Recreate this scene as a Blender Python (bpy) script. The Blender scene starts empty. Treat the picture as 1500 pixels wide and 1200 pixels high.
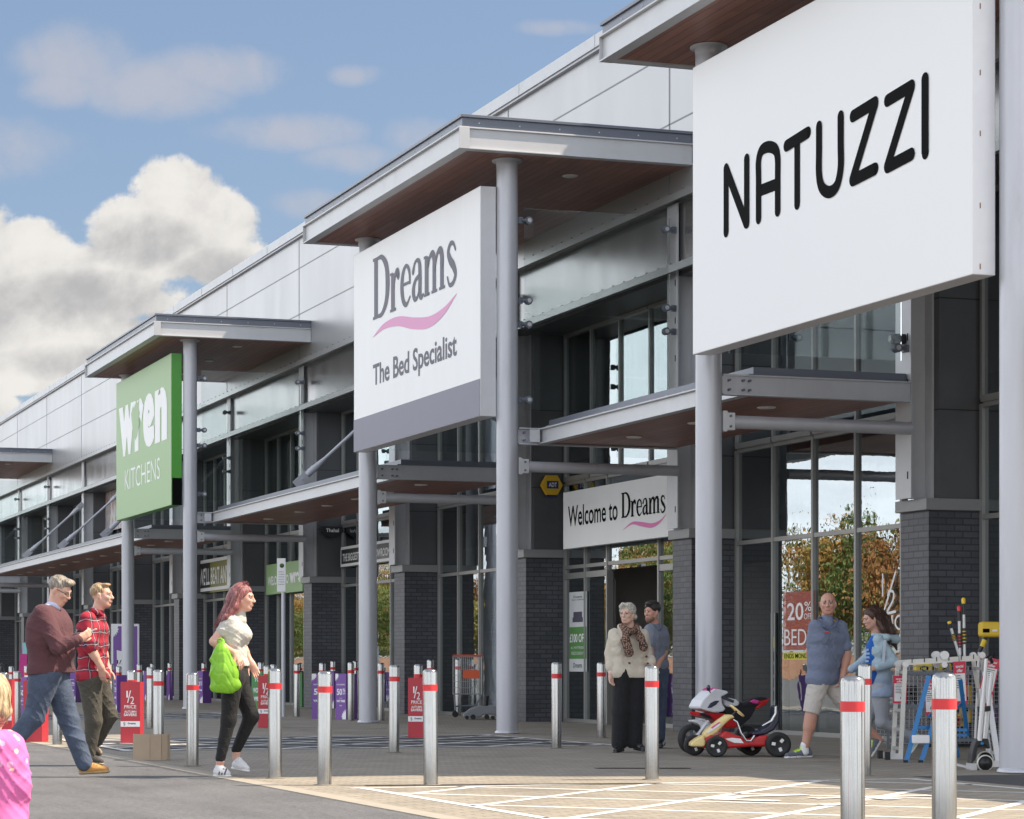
import bpy, bmesh, math, random
import numpy as np
from mathutils import Vector, Matrix
R_ = math.radians
SC = bpy.context.scene
COL = SC.collection
random.seed(7)

# ------------------------------------------------------------------ camera
YAW = math.atan2(1162, 3500)          # view turned right of the facade direction (+Y)
CH = 0.98                             # camera height
FPX, CX, HY = 3500.0, 600.0, 974.0    # focal length, principal column and horizon in photo pixels
SA, CA = math.sin(YAW), math.cos(YAW)
cd = bpy.data.cameras.new("camera")
cam = bpy.data.objects.new("camera", cd); COL.objects.link(cam)
cam.location = (0, 0, CH); cam.rotation_euler = (R_(90), 0, -YAW)
cd.sensor_width = 36; cd.lens = 36 * FPX / 1500
cd.shift_x = (750 - CX) / 1500; cd.shift_y = (HY - 600) / 1500
cd.clip_start = 0.1; cd.clip_end = 5000
SC.camera = cam
SC.view_settings.view_transform = 'Standard'
SC.view_settings.look = 'None'
SC.view_settings.gamma = 1
SC.view_settings.exposure = EXPOSURE = 1.12
# ------------------------------------------------------------------ node helpers
class V:
    """a socket with arithmetic; builds math nodes"""
    def __init__(s, nt, sock): s.nt, s.s = nt, sock
    def _m(s, op, *o):
        n = s.nt.nodes.new('ShaderNodeMath'); n.operation = op
        for i, a in enumerate((s,) + o):
            if isinstance(a, V): s.nt.links.new(a.s, n.inputs[i])
            else: n.inputs[i].default_value = a
        return V(s.nt, n.outputs[0])
    def __add__(s, o): return s._m('ADD', o)
    __radd__ = __add__
    def __sub__(s, o): return s._m('SUBTRACT', o)
    def __rsub__(s, o): return (s * -1) + o
    def __mul__(s, o): return s._m('MULTIPLY', o)
    __rmul__ = __mul__
    def __truediv__(s, o): return s._m('DIVIDE', o)
    def max(s, o): return s._m('MAXIMUM', o)
    def min(s, o): return s._m('MINIMUM', o)
    def lt(s, o): return s._m('LESS_THAN', o)
    def gt(s, o): return s._m('GREATER_THAN', o)
    def frac(s): return s._m('FRACT')
    def abs(s): return s._m('ABSOLUTE')
    def pow(s, o): return s._m('POWER', o)
    def sin(s): return s._m('SINE')
    def smooth(s, a, b):
        n = s.nt.nodes.new('ShaderNodeMapRange'); n.interpolation_type = 'SMOOTHSTEP'
        s.nt.links.new(s.s, n.inputs[0]); n.inputs[1].default_value = a; n.inputs[2].default_value = b
        return V(s.nt, n.outputs[0])
def xyz(nt, sock):
    n = nt.nodes.new('ShaderNodeSeparateXYZ'); nt.links.new(sock, n.inputs[0])
    return [V(nt, o) for o in n.outputs]
def comb(nt, x, y, z):
    n = nt.nodes.new('ShaderNodeCombineXYZ')
    for i, a in enumerate((x, y, z)):
        if isinstance(a, V): nt.links.new(a.s, n.inputs[i])
        else: n.inputs[i].default_value = a
    return n.outputs[0]
def noise(nt, vec, scale, detail=4, rough=.55, dist=0):
    n = nt.nodes.new('ShaderNodeTexNoise')
    if vec is not None: nt.links.new(vec, n.inputs['Vector'])
    n.inputs['Scale'].default_value = scale; n.inputs['Detail'].default_value = detail
    n.inputs['Roughness'].default_value = rough; n.inputs['Distortion'].default_value = dist
    return V(nt, n.outputs[0])
def mixc(nt, fac, a, b, mode='MIX'):
    n = nt.nodes.new('ShaderNodeMix'); n.data_type = 'RGBA'; n.blend_type = mode
    for s, v in ((n.inputs[0], fac), (n.inputs[6], a), (n.inputs[7], b)):
        if isinstance(v, V): nt.links.new(v.s, s)
        elif isinstance(v, bpy.types.NodeSocket): nt.links.new(v, s)
        elif isinstance(v, (tuple, list)): s.default_value = (*v[:3], 1)
        else: s.default_value = v
    return n.outputs[2]
# ------------------------------------------------------------------ sun and sky
SUN_AZ = Vector((.95, -.31, 0)).normalized(); SUN_EL = R_(53)
sd = bpy.data.lights.new("sun", 'SUN'); sd.energy = 4.0; sd.angle = R_(.9); sd.color = (1, .87, .70)
so = bpy.data.objects.new("sun", sd); COL.objects.link(so)
sv = SUN_AZ * math.cos(SUN_EL) + Vector((0, 0, math.sin(SUN_EL)))
so.rotation_euler = (-sv).to_track_quat('-Z', 'Y').to_euler(); so.location = (30, -20, 40)
w = bpy.data.worlds.new("World"); SC.world = w; w.use_nodes = True
nt = w.node_tree; nt.nodes.clear()
out = nt.nodes.new('ShaderNodeOutputWorld'); bg = nt.nodes.new('ShaderNodeBackground')
sky = nt.nodes.new('ShaderNodeTexSky'); sky.sky_type = 'NISHITA'; sky.sun_disc = False
sky.sun_elevation = SUN_EL; sky.sun_rotation = math.atan2(SUN_AZ.x, SUN_AZ.y)
sky.air_density = 1.0; sky.dust_density = 1.6; sky.ozone_density = 1.3
SKYS = 0.064
tc = nt.nodes.new('ShaderNodeTexCoord')
dx, dy, dz = xyz(nt, tc.outputs['Generated'])
fw = (dx * SA + dy * CA)
front = fw.smooth(.5, .7)
fws = fw.max(.3)
U = (dx * CA - dy * SA) / fws; Vv = dz / fws
uv = comb(nt, U, Vv, 0.0)
n1 = noise(nt, uv, 26, 8, .58, .3); n2 = noise(nt, uv, 95, 5, .6); n3 = noise(nt, uv, 11, 5, .55)
bil = (n1 - .5) * 2.3 + (n2 - .5) * .9
def blob(px, py, a, b):
    e = (U - (px - CX) / FPX) * (FPX / a); f = (Vv - (HY - py) / FPX) * (FPX / b)
    return 1 - (e * e + f * f)
cum = None                                                    # heaped clouds
for px, py, a, b in ((262, 285, 75, 62), (292, 330, 105, 75), (230, 350, 110, 75), (40, 370, 80, 55), (90, 425, 190, 75),
                     (-80, 400, 140, 120), (120, 500, 230, 45), (20, 545, 190, 38), (235, 452, 30, 26), (330, 380, 90, 40), (-60, 620, 120, 60),
                     (620, 560, 400, 60)):
    q = blob(px, py, a, b)
    cum = q if cum is None else cum.max(q)
cm = (cum + bil * .8 - .06).smooth(-.06, .30)
wis = None                                                    # thin high wisps
for px, py, a, b in ((110, 85, 90, 50), (90, 130, 60, 30), (220, 125, 120, 45), (310, 105, 110, 35), (20, 220, 100, 45), (440, 195, 120, 28), (530, 230, 90, 25),
                     (520, 110, 40, 16), (600, 200, 60, 30), (820, 40, 60, 14), (450, 300, 60, 24)):
    q = blob(px, py, a, b)
    wis = q if wis is None else wis.max(q)
wm = (wis + (n1 - .5) * 3.0 + (n2 - .5) * .8 + (n3 - .5) * 2).smooth(-.6, 1.5) * .66
# the rest of the sky: broken cloud
den = dz.max(.02) + .22
sk = comb(nt, dx / den, dy / den, 0.0)
g1 = noise(nt, sk, 1.15, 7, .6, .2)
gm = g1.smooth(.36, .52) * dz.smooth(-.01, .03) * .95 * (1 - dz.smooth(.30, .75) * .75)
near = U.smooth(-.5, -.25)
rest = gm * (1 - front * near)
n4 = noise(nt, comb(nt, U + .013, Vv - .016, 0.0), 26, 8, .58, .3)           # sun side of the billows
dk = None
for px, py, a, b in ((205, 352, 95, 46), (120, 440, 150, 50), (330, 400, 90, 40), (60, 530, 160, 30), (250, 470, 80, 20), (-40, 480, 120, 60)):
    q = blob(px, py, a, b).max(0.0); dk = q if dk is None else dk.max(q)
sh = ((n1 - n4) * 1.5 + .76 - dk * .50 + (n3 - .5) * .5).smooth(.05, 1.0)
CLB = .90 / (2 ** EXPOSURE) / SKYS
clc = mixc(nt, sh, tuple(c * CLB for c in (.56, .55, .55)), tuple(c * CLB for c in (1.0, .965, .91)))
wsc = tuple(c * CLB for c in (.64, .63, .68))
rsc = mixc(nt, g1.smooth(.5, .75), tuple(c * CLB * 2.9 for c in (.93, .96, 1.0)), tuple(c * CLB * 2.1 for c in (.70, .75, .82)))
skc = mixc(nt, .34, sky.outputs[0], tuple(c * .37 / (2 ** EXPOSURE) / SKYS for c in (.76, 1.06, 1.62)))
c1 = mixc(nt, wm * front * near, skc, wsc)
c2 = mixc(nt, cm * front * near * .96, c1, clc)
c3 = mixc(nt, rest, c2, rsc)
nt.links.new(c3, bg.inputs[0]); bg.inputs[1].default_value = SKYS
nt.links.new(bg.outputs[0], out.inputs[0])

# ------------------------------------------------------------------ coordinates
def gp(px, py, z=0.0):
    """ground point (x, y) seen at a photo pixel"""
    d = FPX * (CH - z) / (py - HY); r = (px - CX) / FPX * d
    return (r * CA + d * SA, d * CA - r * SA)
def yfac(px, X):
    """Y of a point on the plane x = X seen in photo column px"""
    k = (px + 562) / (FPX / CA)
    return (X / k - SA * X) / CA
def zfac(px, py, X, Y):
    d = X * SA + Y * CA
    return CH + (HY - py) * d / FPX
# ------------------------------------------------------------------ materials
MATS = {}
def nm(name):
    m = bpy.data.materials.new(name); m.use_nodes = True; t = m.node_tree
    b = t.nodes['Principled BSDF']; MATS[name] = m
    return m, t, b
def objc(t, kind='Object'):
    return t.nodes.new('ShaderNodeTexCoord').outputs[kind]
def M(name, col, rough=.6, metal=0.0, var=.12, scale=4.0, bump=0.0, bscale=60.0, stretch=None, spec=None, rvar=.0, dirt=None):
    if name in MATS: return MATS[name]
    m, t, b = nm(name)
    co = objc(t)
    if stretch:
        mp = t.nodes.new('ShaderNodeMapping'); mp.inputs['Scale'].default_value = stretch
        t.links.new(co, mp.inputs[0]); co = mp.outputs[0]
    n = noise(t, co, scale, 6, .6)
    f = (n - .5) * 2.0
    k = f * var + 1.0
    v = t.nodes.new('ShaderNodeVectorMath'); v.operation = 'SCALE'; v.inputs[0].default_value = col
    t.links.new(k.s, v.inputs['Scale'])
    cs = v.outputs[0]
    if dirt:
        n2 = noise(t, co, scale * .6, 8, .7)
        cs = mixc(t, n2.smooth(.5, .8) * dirt[1], cs, dirt[0])
    t.links.new(cs, b.inputs['Base Color'])
    b.inputs['Roughness'].default_value = rough; b.inputs['Metallic'].default_value = metal
    if rvar:
        r = (noise(t, co, scale * 1.7, 4) - .5) * (2 * rvar) + rough
        t.links.new(r.s, b.inputs['Roughness'])
    if spec is not None: b.inputs['Specular IOR Level'].default_value = spec
    if bump:
        bn = noise(t, co, bscale, 4, .6)
        bp = t.nodes.new('ShaderNodeBump'); bp.inputs['Strength'].default_value = bump; bp.inputs['Distance'].default_value = .01
        t.links.new(bn.s, bp.inputs['Height']); t.links.new(bp.outputs[0], b.inputs['Normal'])
    return m
# ------------------------------------------------------------------ mesh builder
class MB:
    def __init__(s): s.v = []; s.f = []; s.mi = []; s.m = 0; s.sm = []; s.smooth = False
    def _add(s, vs, fs, sm=None):
        b = len(s.v); s.v += [tuple(q) for q in vs]
        for f in fs:
            s.f.append([b + i for i in f]); s.mi.append(s.m); s.sm.append(s.smooth if sm is None else sm)
        return s
    def box(s, x0, x1, y0, y1, z0, z1):
        vs = [(x, y, z) for z in (z0, z1) for y in (y0, y1) for x in (x0, x1)]
        return s._add(vs, [(0, 2, 3, 1), (4, 5, 7, 6), (0, 1, 5, 4), (2, 6, 7, 3), (0, 4, 6, 2), (1, 3, 7, 5)])
    def obox(s, c, ax, ay, az):
        c, ax, ay, az = map(Vector, (c, ax, ay, az))
        vs = [c + ax * i + ay * j + az * k for k in (-1, 1) for j in (-1, 1) for i in (-1, 1)]
        return s._add(vs, [(0, 2, 3, 1), (4, 5, 7, 6), (0, 1, 5, 4), (2, 6, 7, 3), (0, 4, 6, 2), (1, 3, 7, 5)])
    def bar(s, a, b, wd, th, up=(0, 0, 1)):
        a, b = Vector(a), Vector(b); d = b - a; L = d.length; d.normalize()
        u = Vector(up); sx = d.cross(u)
        if sx.length < 1e-4: sx = d.cross(Vector((1, 0, 0)))
        sx.normalize(); u = sx.cross(d)
        return s.obox((a + b) / 2, d * (L / 2), sx * (wd / 2), u * (th / 2))
    def cyl(s, a, b, r0, r1=None, n=16, caps=True):
        r1 = r0 if r1 is None else r1
        a, b = Vector(a), Vector(b); d = (b - a).normalized()
        e = d.cross(Vector((0, 0, 1)));
        if e.length < 1e-3: e = Vector((1, 0, 0))
        e.normalize(); g = d.cross(e)
        vs = []
        for c, r in ((a, r0), (b, r1)):
            for i in range(n):
                t = 2 * math.pi * i / n; vs.append(c + e * (r * math.cos(t)) + g * (r * math.sin(t)))
        s._add(vs, [(i, (i + 1) % n, n + (i + 1) % n, n + i) for i in range(n)], True)
        if caps:
            s._add(vs[:n], [tuple(range(n))[::-1]], False); s._add(vs[n:], [tuple(range(n))], False)
        return s
    def lathe(s, prof, c=(0, 0, 0), n=24, ax='z'):
        c = Vector(c); vs = []
        for r, h in prof:
            for i in range(n):
                t = 2 * math.pi * i / n; p = (r * math.cos(t), r * math.sin(t), h)
                if ax == 'y': p = (p[0], p[2], p[1])
                if ax == 'x': p = (p[2], p[0], p[1])
                vs.append(c + Vector(p))
        fs = [(k * n + i, k * n + (i + 1) % n, (k + 1) * n + (i + 1) % n, (k + 1) * n + i) for k in range(len(prof) - 1) for i in range(n)]
        return s._add(vs, fs, True)
    def tube(s, pts, r, n=8, caps=True):
        pts = [Vector(p) for p in pts]; vs = []; m = len(pts)
        rs = r if isinstance(r, (list, tuple)) else [r] * m
        pe = None
        for k, p in enumerate(pts):
            d = (pts[min(k + 1, m - 1)] - pts[max(k - 1, 0)]).normalized()
            e = d.cross(Vector((0, 0, 1))) if pe is None else pe - d * pe.dot(d)
            if e.length < 1e-3: e = d.cross(Vector((1, 0, 0)))
            e.normalize(); pe = e; g = d.cross(e)
            for i in range(n):
                t = 2 * math.pi * i / n; vs.append(p + e * (rs[k] * math.cos(t)) + g * (rs[k] * math.sin(t)))
        s._add(vs, [(k * n + i, k * n + (i + 1) % n, (k + 1) * n + (i + 1) % n, (k + 1) * n + i) for k in range(m - 1) for i in range(n)], True)
        if caps:
            s._add(vs[:n], [tuple(range(n))[::-1]], False); s._add(vs[-n:], [tuple(range(n))], False)
        return s
    def prism(s, poly, o, u, v, th):
        """polygon (list of 2-D points) in the plane o + a u + b v, extruded by the vector th"""
        o, u, v, th = map(Vector, (o, u, v, th)); n = len(poly)
        a = [o + u * p[0] + v * p[1] for p in poly]; vs = a + [q + th for q in a]
        return s._add(vs, [tuple(range(n))[::-1], tuple(range(n, 2 * n))] + [(i, (i + 1) % n, n + (i + 1) % n, n + i) for i in range(n)])
    def quad(s, *p): return s._add(p, [tuple(range(len(p)))])
    def build(s, name, mats, parent=None, loc=None, bevel=0, rotz=None, fixn=False):
        me = bpy.data.meshes.new(name); me.from_pydata(s.v, [], s.f)
        if not isinstance(mats, (list, tuple)): mats = [mats]
        for m in mats: me.materials.append(m)
        me.polygons.foreach_set('material_index', s.mi); me.polygons.foreach_set('use_smooth', s.sm)
        if fixn:
            bm = bmesh.new(); bm.from_mesh(me); bmesh.ops.recalc_face_normals(bm, faces=bm.faces); bm.to_mesh(me); bm.free()
        o = bpy.data.objects.new(name, me); COL.objects.link(o)
        if parent: o.parent = parent
        if loc: o.location = loc
        if rotz is not None: o.rotation_euler = (0, 0, rotz)
        if bevel:
            b = o.modifiers.new('bevel', 'BEVEL'); b.width = bevel; b.segments = 2; b.limit_method = 'ANGLE'; b.angle_limit = R_(40)
        return o
def tag(o, label=None, cat=None, group=None, kind=None):
    if label: o['label'] = label
    if cat: o['category'] = cat
    if group: o['group'] = group
    if kind: o['kind'] = kind
    return o
def thing(name, label, cat, loc=(0, 0, 0), rotz=0, group=None):
    o = bpy.data.objects.new(name, None); COL.objects.link(o); o.empty_display_size = .2
    o.location = loc; o.rotation_euler = (0, 0, rotz)
    return tag(o, label, cat, group)
def copy_tree(o, parent=None):
    c = o.copy(); COL.objects.link(c)
    if parent is not None: c.parent = parent
    for ch in list(o.children): copy_tree(ch, c)
    return c
# ------------------------------------------------------------------ lettering
def text_mesh(s, width=None, height=None, ext=.004, bold=0.0, shear=0, spacing=1.0, align='CENTER'):
    """mesh of one line of text, centred on (0, 0) in the XY plane and scaled to width / height"""
    c = bpy.data.curves.new('txt', 'FONT'); c.body = s; c.extrude = 0; c.offset = bold; c.shear = shear
    c.space_character = spacing; c.resolution_u = 4; c.align_x = align
    o = bpy.data.objects.new('txt', c); COL.objects.link(o)
    dg = bpy.context.evaluated_depsgraph_get(); dg.update()
    me = bpy.data.meshes.new_from_object(o.evaluated_get(dg))
    bpy.data.objects.remove(o); bpy.data.curves.remove(c)
    n = len(me.vertices); a = np.empty(n * 3); me.vertices.foreach_get('co', a); a = a.reshape(-1, 3)
    fs = [list(p.vertices) for p in me.polygons]; bpy.data.meshes.remove(me)
    lo, hi = a.min(0), a.max(0); a = a - (lo + hi) / 2
    sx = width / (hi[0] - lo[0]) if width else None; sy = height / (hi[1] - lo[1]) if height else None
    sx = sx or sy; sy = sy or sx
    a[:, 0] *= sx; a[:, 1] *= sy
    return a, fs
def put_text(mb, s, o, u, v, width=None, height=None, **k):
    """write text on the plane through o with unit vectors u (reading direction) and v (up)"""
    a, fs = text_mesh(s, width, height, **k)
    o, u, v = Vector(o), Vector(u), Vector(v)
    mb._add([o + u * p[0] + v * p[1] for p in a], fs, False)
    return mb
def cat_rom(pts, n=8):
    P = [np.array(p, float) for p in pts]; P = [2 * P[0] - P[1]] + P + [2 * P[-1] - P[-2]]; o = []
    for i in range(1, len(P) - 2):
        p0, p1, p2, p3 = P[i - 1:i + 3]
        for k in range(n):
            t = k / n
            o.append(.5 * ((2 * p1) + (-p0 + p2) * t + (2 * p0 - 5 * p1 + 4 * p2 - p3) * t * t + (-p0 + 3 * p1 - 3 * p2 + p3) * t ** 3))
    o.append(P[-2]); return o
class Ink:
    """strokes of varying width on a plane"""
    def __init__(s, mb, o, u, v): s.mb, s.o, s.u, s.v = mb, Vector(o), Vector(u), Vector(v); s.k = 0; s.n = s.u.cross(s.v).normalized()
    def pt(s, x, y): return s.o + s.u * x + s.v * y + s.n * (s.k * .0004)
    def stroke(s, pts, w=None, curve=True, rnd=True, n=8):
        """pts (x, y[, w])"""
        s.k = (s.k + 1) % 12
        P = [(p[0], p[1], (p[2] if len(p) > 2 else w)) for p in pts]
        P = cat_rom(P, n) if curve and len(P) > 2 else [np.array(p, float) for p in P]
        L, Rr = [], []
        m = len(P)
        for i, p in enumerate(P):
            a, b = P[max(i - 1, 0)], P[min(i + 1, m - 1)]
            d = np.array([b[0] - a[0], b[1] - a[1]]); d /= (np.hypot(*d) + 1e-9); q = np.array([-d[1], d[0]])
            if not curve and 0 < i < m - 1:          # mitre
                d1 = np.array([p[0] - a[0], p[1] - a[1]]); d1 /= np.hypot(*d1); q1 = np.array([-d1[1], d1[0]])
                q = q / max(.35, abs(q.dot(q1)))
            L.append((p[0] + q[0] * p[2] / 2, p[1] + q[1] * p[2] / 2)); Rr.append((p[0] - q[0] * p[2] / 2, p[1] - q[1] * p[2] / 2))
        vs = [s.pt(*p) for p in L] + [s.pt(*p) for p in Rr]
        s.mb._add(vs, [(m + i, m + i + 1, i + 1, i) for i in range(m - 1)], False)
        if rnd:
            for e in (P[0], P[-1]):
                s.k = (s.k + 1) % 12
                s.mb._add([s.pt(e[0] + e[2] / 2 * math.cos(t), e[1] + e[2] / 2 * math.sin(t)) for t in np.linspace(0, 2 * math.pi, 12, endpoint=False)], [tuple(range(12))], False)
        return s
    def poly(s, pts):
        s.k = (s.k + 1) % 12
        s.mb._add([s.pt(*p) for p in pts], [tuple(range(len(pts)))], False); return s
# ------------------------------------------------------------------ setting: materials
def brick_mat(name, c1, c2, mortar, bw, bh, ms=.008, rough=.55, flat=False, bump=.4, off=.5, warp=True):
    m, t, b = nm(name)
    x, y, z = xyz(t, objc(t))
    u, v = (x, y) if flat else (x + y, z)
    n = t.nodes.new('ShaderNodeTexBrick'); t.links.new(comb(t, u, v, 0.0), n.inputs['Vector'])
    n.inputs['Scale'].default_value = 1; n.inputs['Brick Width'].default_value = bw; n.inputs['Row Height'].default_value = bh
    n.inputs['Mortar Size'].default_value = ms; n.inputs['Mortar Smooth'].default_value = .2; n.offset = off
    n.inputs['Color1'].default_value = (*c1, 1); n.inputs['Color2'].default_value = (*c2, 1); n.inputs['Mortar'].default_value = (*mortar, 1)
    k = noise(t, objc(t), 1.1, 6, .65); k2 = noise(t, objc(t), 23, 4, .6)
    col = mixc(t, 1.0, n.outputs[0], comb(t, k * .7 + k2 * .5 + .38, k * .7 + k2 * .5 + .38, k * .7 + k2 * .5 + .38), 'MULTIPLY')
    if flat:                                               # trodden gum and old stains
        vo = t.nodes.new('ShaderNodeTexVoronoi'); vo.inputs['Scale'].default_value = 1.7; t.links.new(objc(t), vo.inputs['Vector'])
        st = noise(t, objc(t), .45, 7, .7, .8)
        col = mixc(t, st.smooth(.52, .66) * .45, col, (.12, .105, .085)); col = mixc(t, V(t, vo.outputs[0]).lt(.030) * .55, col, (.10, .095, .085))
    t.links.new(col, b.inputs['Base Color']); b.inputs['Roughness'].default_value = rough
    bp = t.nodes.new('ShaderNodeBump'); bp.inputs['Strength'].default_value = bump; bp.inputs['Distance'].default_value = .006
    h = V(t, n.outputs['Fac']) * -1 + k2 * .35
    t.links.new(h.s, bp.inputs['Height']); t.links.new(bp.outputs[0], b.inputs['Normal'])
    return m
brick = brick_mat('dark_brick', (.085, .087, .102), (.055, .057, .070), (.035, .035, .038), .225, .078, .010, .45)
red_brick = brick_mat('red_brick', (.42, .18, .09), (.34, .13, .06), (.4, .36, .3), .225, .075, .01, .8)
paver = brick_mat('paver', (.30, .262, .21), (.235, .205, .162), (.14, .12, .095), .2, .1, .007, .8, True, .25)
asphalt, t_, b_ = nm('asphalt'); co_ = objc(t_)
ga = noise(t_, co_, 70, 3, .8); gb = noise(t_, co_, .7, 6, .65); gc = noise(t_, co_, 22, 5, .7); vx_ = t_.nodes.new('ShaderNodeTexVoronoi'); vx_.inputs['Scale'].default_value = 3.2; t_.links.new(co_, vx_.inputs['Vector'])
gd = noise(t_, comb(t_, xyz(t_, co_)[0] * 4, xyz(t_, co_)[1] * .35, 0.0), 1.2, 5, .6); ka = (ga - .5) * 2.6 + (gc - .5) * 2.0 + (gb - .5) * 1.1 + (gd - .5) * .7 + 1.0
ac = mixc(t_, 1.0, (.105, .104, .106), comb(t_, ka, ka, ka), 'MULTIPLY'); ac = mixc(t_, V(t_, vx_.outputs[0]).lt(.035) * .6, ac, (.32, .31, .29))
t_.links.new(ac, b_.inputs['Base Color']); b_.inputs['Roughness'].default_value = .72
bp_ = t_.nodes.new('ShaderNodeBump'); bp_.inputs['Strength'].default_value = .5; bp_.inputs['Distance'].default_value = .01; t_.links.new((ga + gc * .5).s, bp_.inputs['Height']); t_.links.new(bp_.outputs[0], b_.inputs['Normal'])
tarmac = M('tarmac_dark', (.05, .05, .053), .8, var=.5, scale=120, bump=.5, bscale=200, dirt=((.11, .11, .11), .5))
white_line = M('white_line', (.60, .59, .56), .7, var=.3, scale=6, dirt=((.25, .22, .18), .95))
steel = M('steel_paint', (.48, .485, .52), .38, .25, .12, 3.5, rvar=.12, stretch=(1, 1, .22), dirt=((.27, .26, .26), .45))
steel_l = M('steel_light', (.53, .535, .55), .42, .15, .08, 3, dirt=((.38, .37, .35), .4))
steel_d = M('steel_dark', (.15, .165, .20), .4, .3, .08, 3)
frame_m = M('frame_metal', (.31, .305, .29), .38, .4, .08, 3)
clad_up = M('cladding_silver', (.39, .39, .395), .36, .5, .05, .8, rvar=.08, stretch=(1, 1, .25), dirt=((.5, .5, .5), .25))
clad_band = M('cladding_band', (.27, .27, .27), .22, .7, .10, .9, rvar=.1, stretch=(1, 1.5, .5), dirt=((.28, .28, .28), .4))
clad_dk = M('cladding_grey', (.098, .10, .106), .42, .25, .12, 1.4, dirt=((.18, .18, .18), .3))
joint_m = M('joint_black', (.03, .03, .03), .7)
ledge_m = M('ledge_metal', (.40, .41, .41), .35, .5, .12, 2, dirt=((.3, .29, .27), .5))
cap_m = M('pier_capping', (.27, .27, .27), .5, .1, .1, 3)
dark_m = M('interior_dark', (.035, .034, .036), .8)
inter_w = M('interior_wall', (.24, .23, .22), .8)
black_p = M('black_plastic', (.02, .02, .022), .4)
white_p = M('white_plastic', (.78, .78, .78), .4, var=.03)
def soffit_mat():
    m, t, b = nm('timber_soffit')
    x, y, z = xyz(t, objc(t))
    fx = (x * 7.2).frac()
    ln = fx.lt(.06)
    bd = (x * 7.2)._m('FLOOR')
    wn = t.nodes.new('ShaderNodeTexWhiteNoise'); wn.noise_dimensions = '2D'
    t.links.new(comb(t, bd, (y * .4)._m('FLOOR'), 0.0), wn.inputs['Vector'])
    g = noise(t, comb(t, x * 9, y * .7, z), 3, 5, .6)
    k = V(t, wn.outputs['Value']) * .35 + g * .8 + .45
    c = mixc(t, 1.0, (.29, .135, .10), comb(t, k, k, k), 'MULTIPLY')
    c = mixc(t, ln, c, (.03, .018, .015))
    t.links.new(c, b.inputs['Base Color']); b.inputs['Roughness'].default_value = .42
    return m
soffit_m = soffit_mat()
def glass_mat(name, base=.22, tint=(.42, .45, .45), wob=.02, ior=1.6, gl=(.95, .97, .97)):
    m = bpy.data.materials.new(name); m.use_nodes = True; t = m.node_tree; t.nodes.clear(); MATS[name] = m
    o = t.nodes.new('ShaderNodeOutputMaterial'); mx = t.nodes.new('ShaderNodeMixShader')
    tr = t.nodes.new('ShaderNodeBsdfTransparent'); tr.inputs[0].default_value = (*tint, 1)
    g = t.nodes.new('ShaderNodeBsdfGlossy'); g.inputs['Color'].default_value = (*gl, 1); g.inputs['Roughness'].default_value = .006
    fr = t.nodes.new('ShaderNodeFresnel'); fr.inputs[0].default_value = ior
    f = V(t, fr.outputs[0]) * (1 - base) + base
    t.links.new(f.s, mx.inputs[0]); t.links.new(tr.outputs[0], mx.inputs[1]); t.links.new(g.outputs[0], mx.inputs[2])
    if wob:
        co = objc(t); mp = t.nodes.new('ShaderNodeMapping'); mp.inputs['Scale'].default_value = (1, 1, .8); t.links.new(co, mp.inputs[0])
        n = noise(t, mp.outputs[0], 1.5, 3, .5)
        bp = t.nodes.new('ShaderNodeBump'); bp.inputs['Strength'].default_value = wob; bp.inputs['Distance'].default_value = .12
        t.links.new(n.s, bp.inputs['Height']); t.links.new(bp.outputs[0], g.inputs['Normal'])
    t.links.new(mx.outputs[0], o.inputs[0]); return m
glass = glass_mat('shop_glass', .33, (.36, .38, .38), .014, 1.6, (.90, .97, 1.0))
glass_c = glass_mat('screen_glass', .02, (.93, .955, .95), 0, 1.35)
# ------------------------------------------------------------------ ground
def sheet(name, x0, x1, y0, y1, z, m, kind='structure'):
    o = MB().quad((x0, y0, z), (x1, y0, z), (x1, y1, z), (x0, y1, z)).build(name, m); return tag(o, kind=kind)
sheet('ground', -1500, 1500, -1500, 1500, -.03, M('ground_grass', (.06, .085, .03), .9, var=.4, scale=.2))
sheet('road', -70, 5.04, -80, 330, 0, asphalt)
sheet('pavement', 5.0, 60, -80, 330, .004, paver)
edge = MB().box(4.94, 5.10, -80, 330, -.02, .007).build('kerb', M('kerb_stone', (.31, .275, .225), .8, var=.25, scale=6)); tag(edge, kind='structure')
def zone(name, x0, x1, y0, y1, sp, wl, big=True):
    sheet(name + '_strip', x0, x1, y0, y1, .0055, tarmac) if big else None
    mb = MB(); z = .0075 if big else .0055; k = 0
    def ln(a, b):
        nonlocal k
        k = (k + 1) % 4; a = Vector((*a, 0)); b = Vector((*b, 0)); d = (b - a).normalized(); q = Vector((-d.y, d.x, 0)) * (wl / 2)
        zz = Vector((0, 0, z + k * .0005)); mb.quad(a - q + zz, b - q + zz, b + q + zz, a + q + zz)
    for s in (1, -1):
        c0 = (y0 - s * x1 if s > 0 else y0 + x0); c1 = (y1 - s * x0 if s > 0 else y1 + x1)
        c = c0 + sp * .45
        while c < c1:
            P = []
            for X in (x0 + .1, x1 - .1):
                Y = c + s * X
                if y0 + .1 <= Y <= y1 - .1: P.append((X, Y))
            for Y in (y0 + .1, y1 - .1):
                X = (Y - c) * s
                if x0 + .1 < X < x1 - .1: P.append((X, Y))
            if len(P) >= 2: ln(P[0], P[1])
            c += sp
    for a, b in (((x0, y0 + .1), (x1, y0 + .1)), ((x0, y1 - .1), (x1, y1 - .1)), ((x0 + .1, y0), (x0 + .1, y1)), ((x1 - .1, y0), (x1 - .1, y1))): ln(a, b)
    tag(mb.build('road_marking', white_line), kind='structure')
zone('delivery', 5.5, 10.6, 10.5, 18.15, 1.55, .085, False)
zone('tarmac', 5.4, 11.6, 26.6, 31.4, 1.3, .10)
zone('tarmac', 5.4, 11.6, 42.0, 47.5, 1.3, .10)
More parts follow.
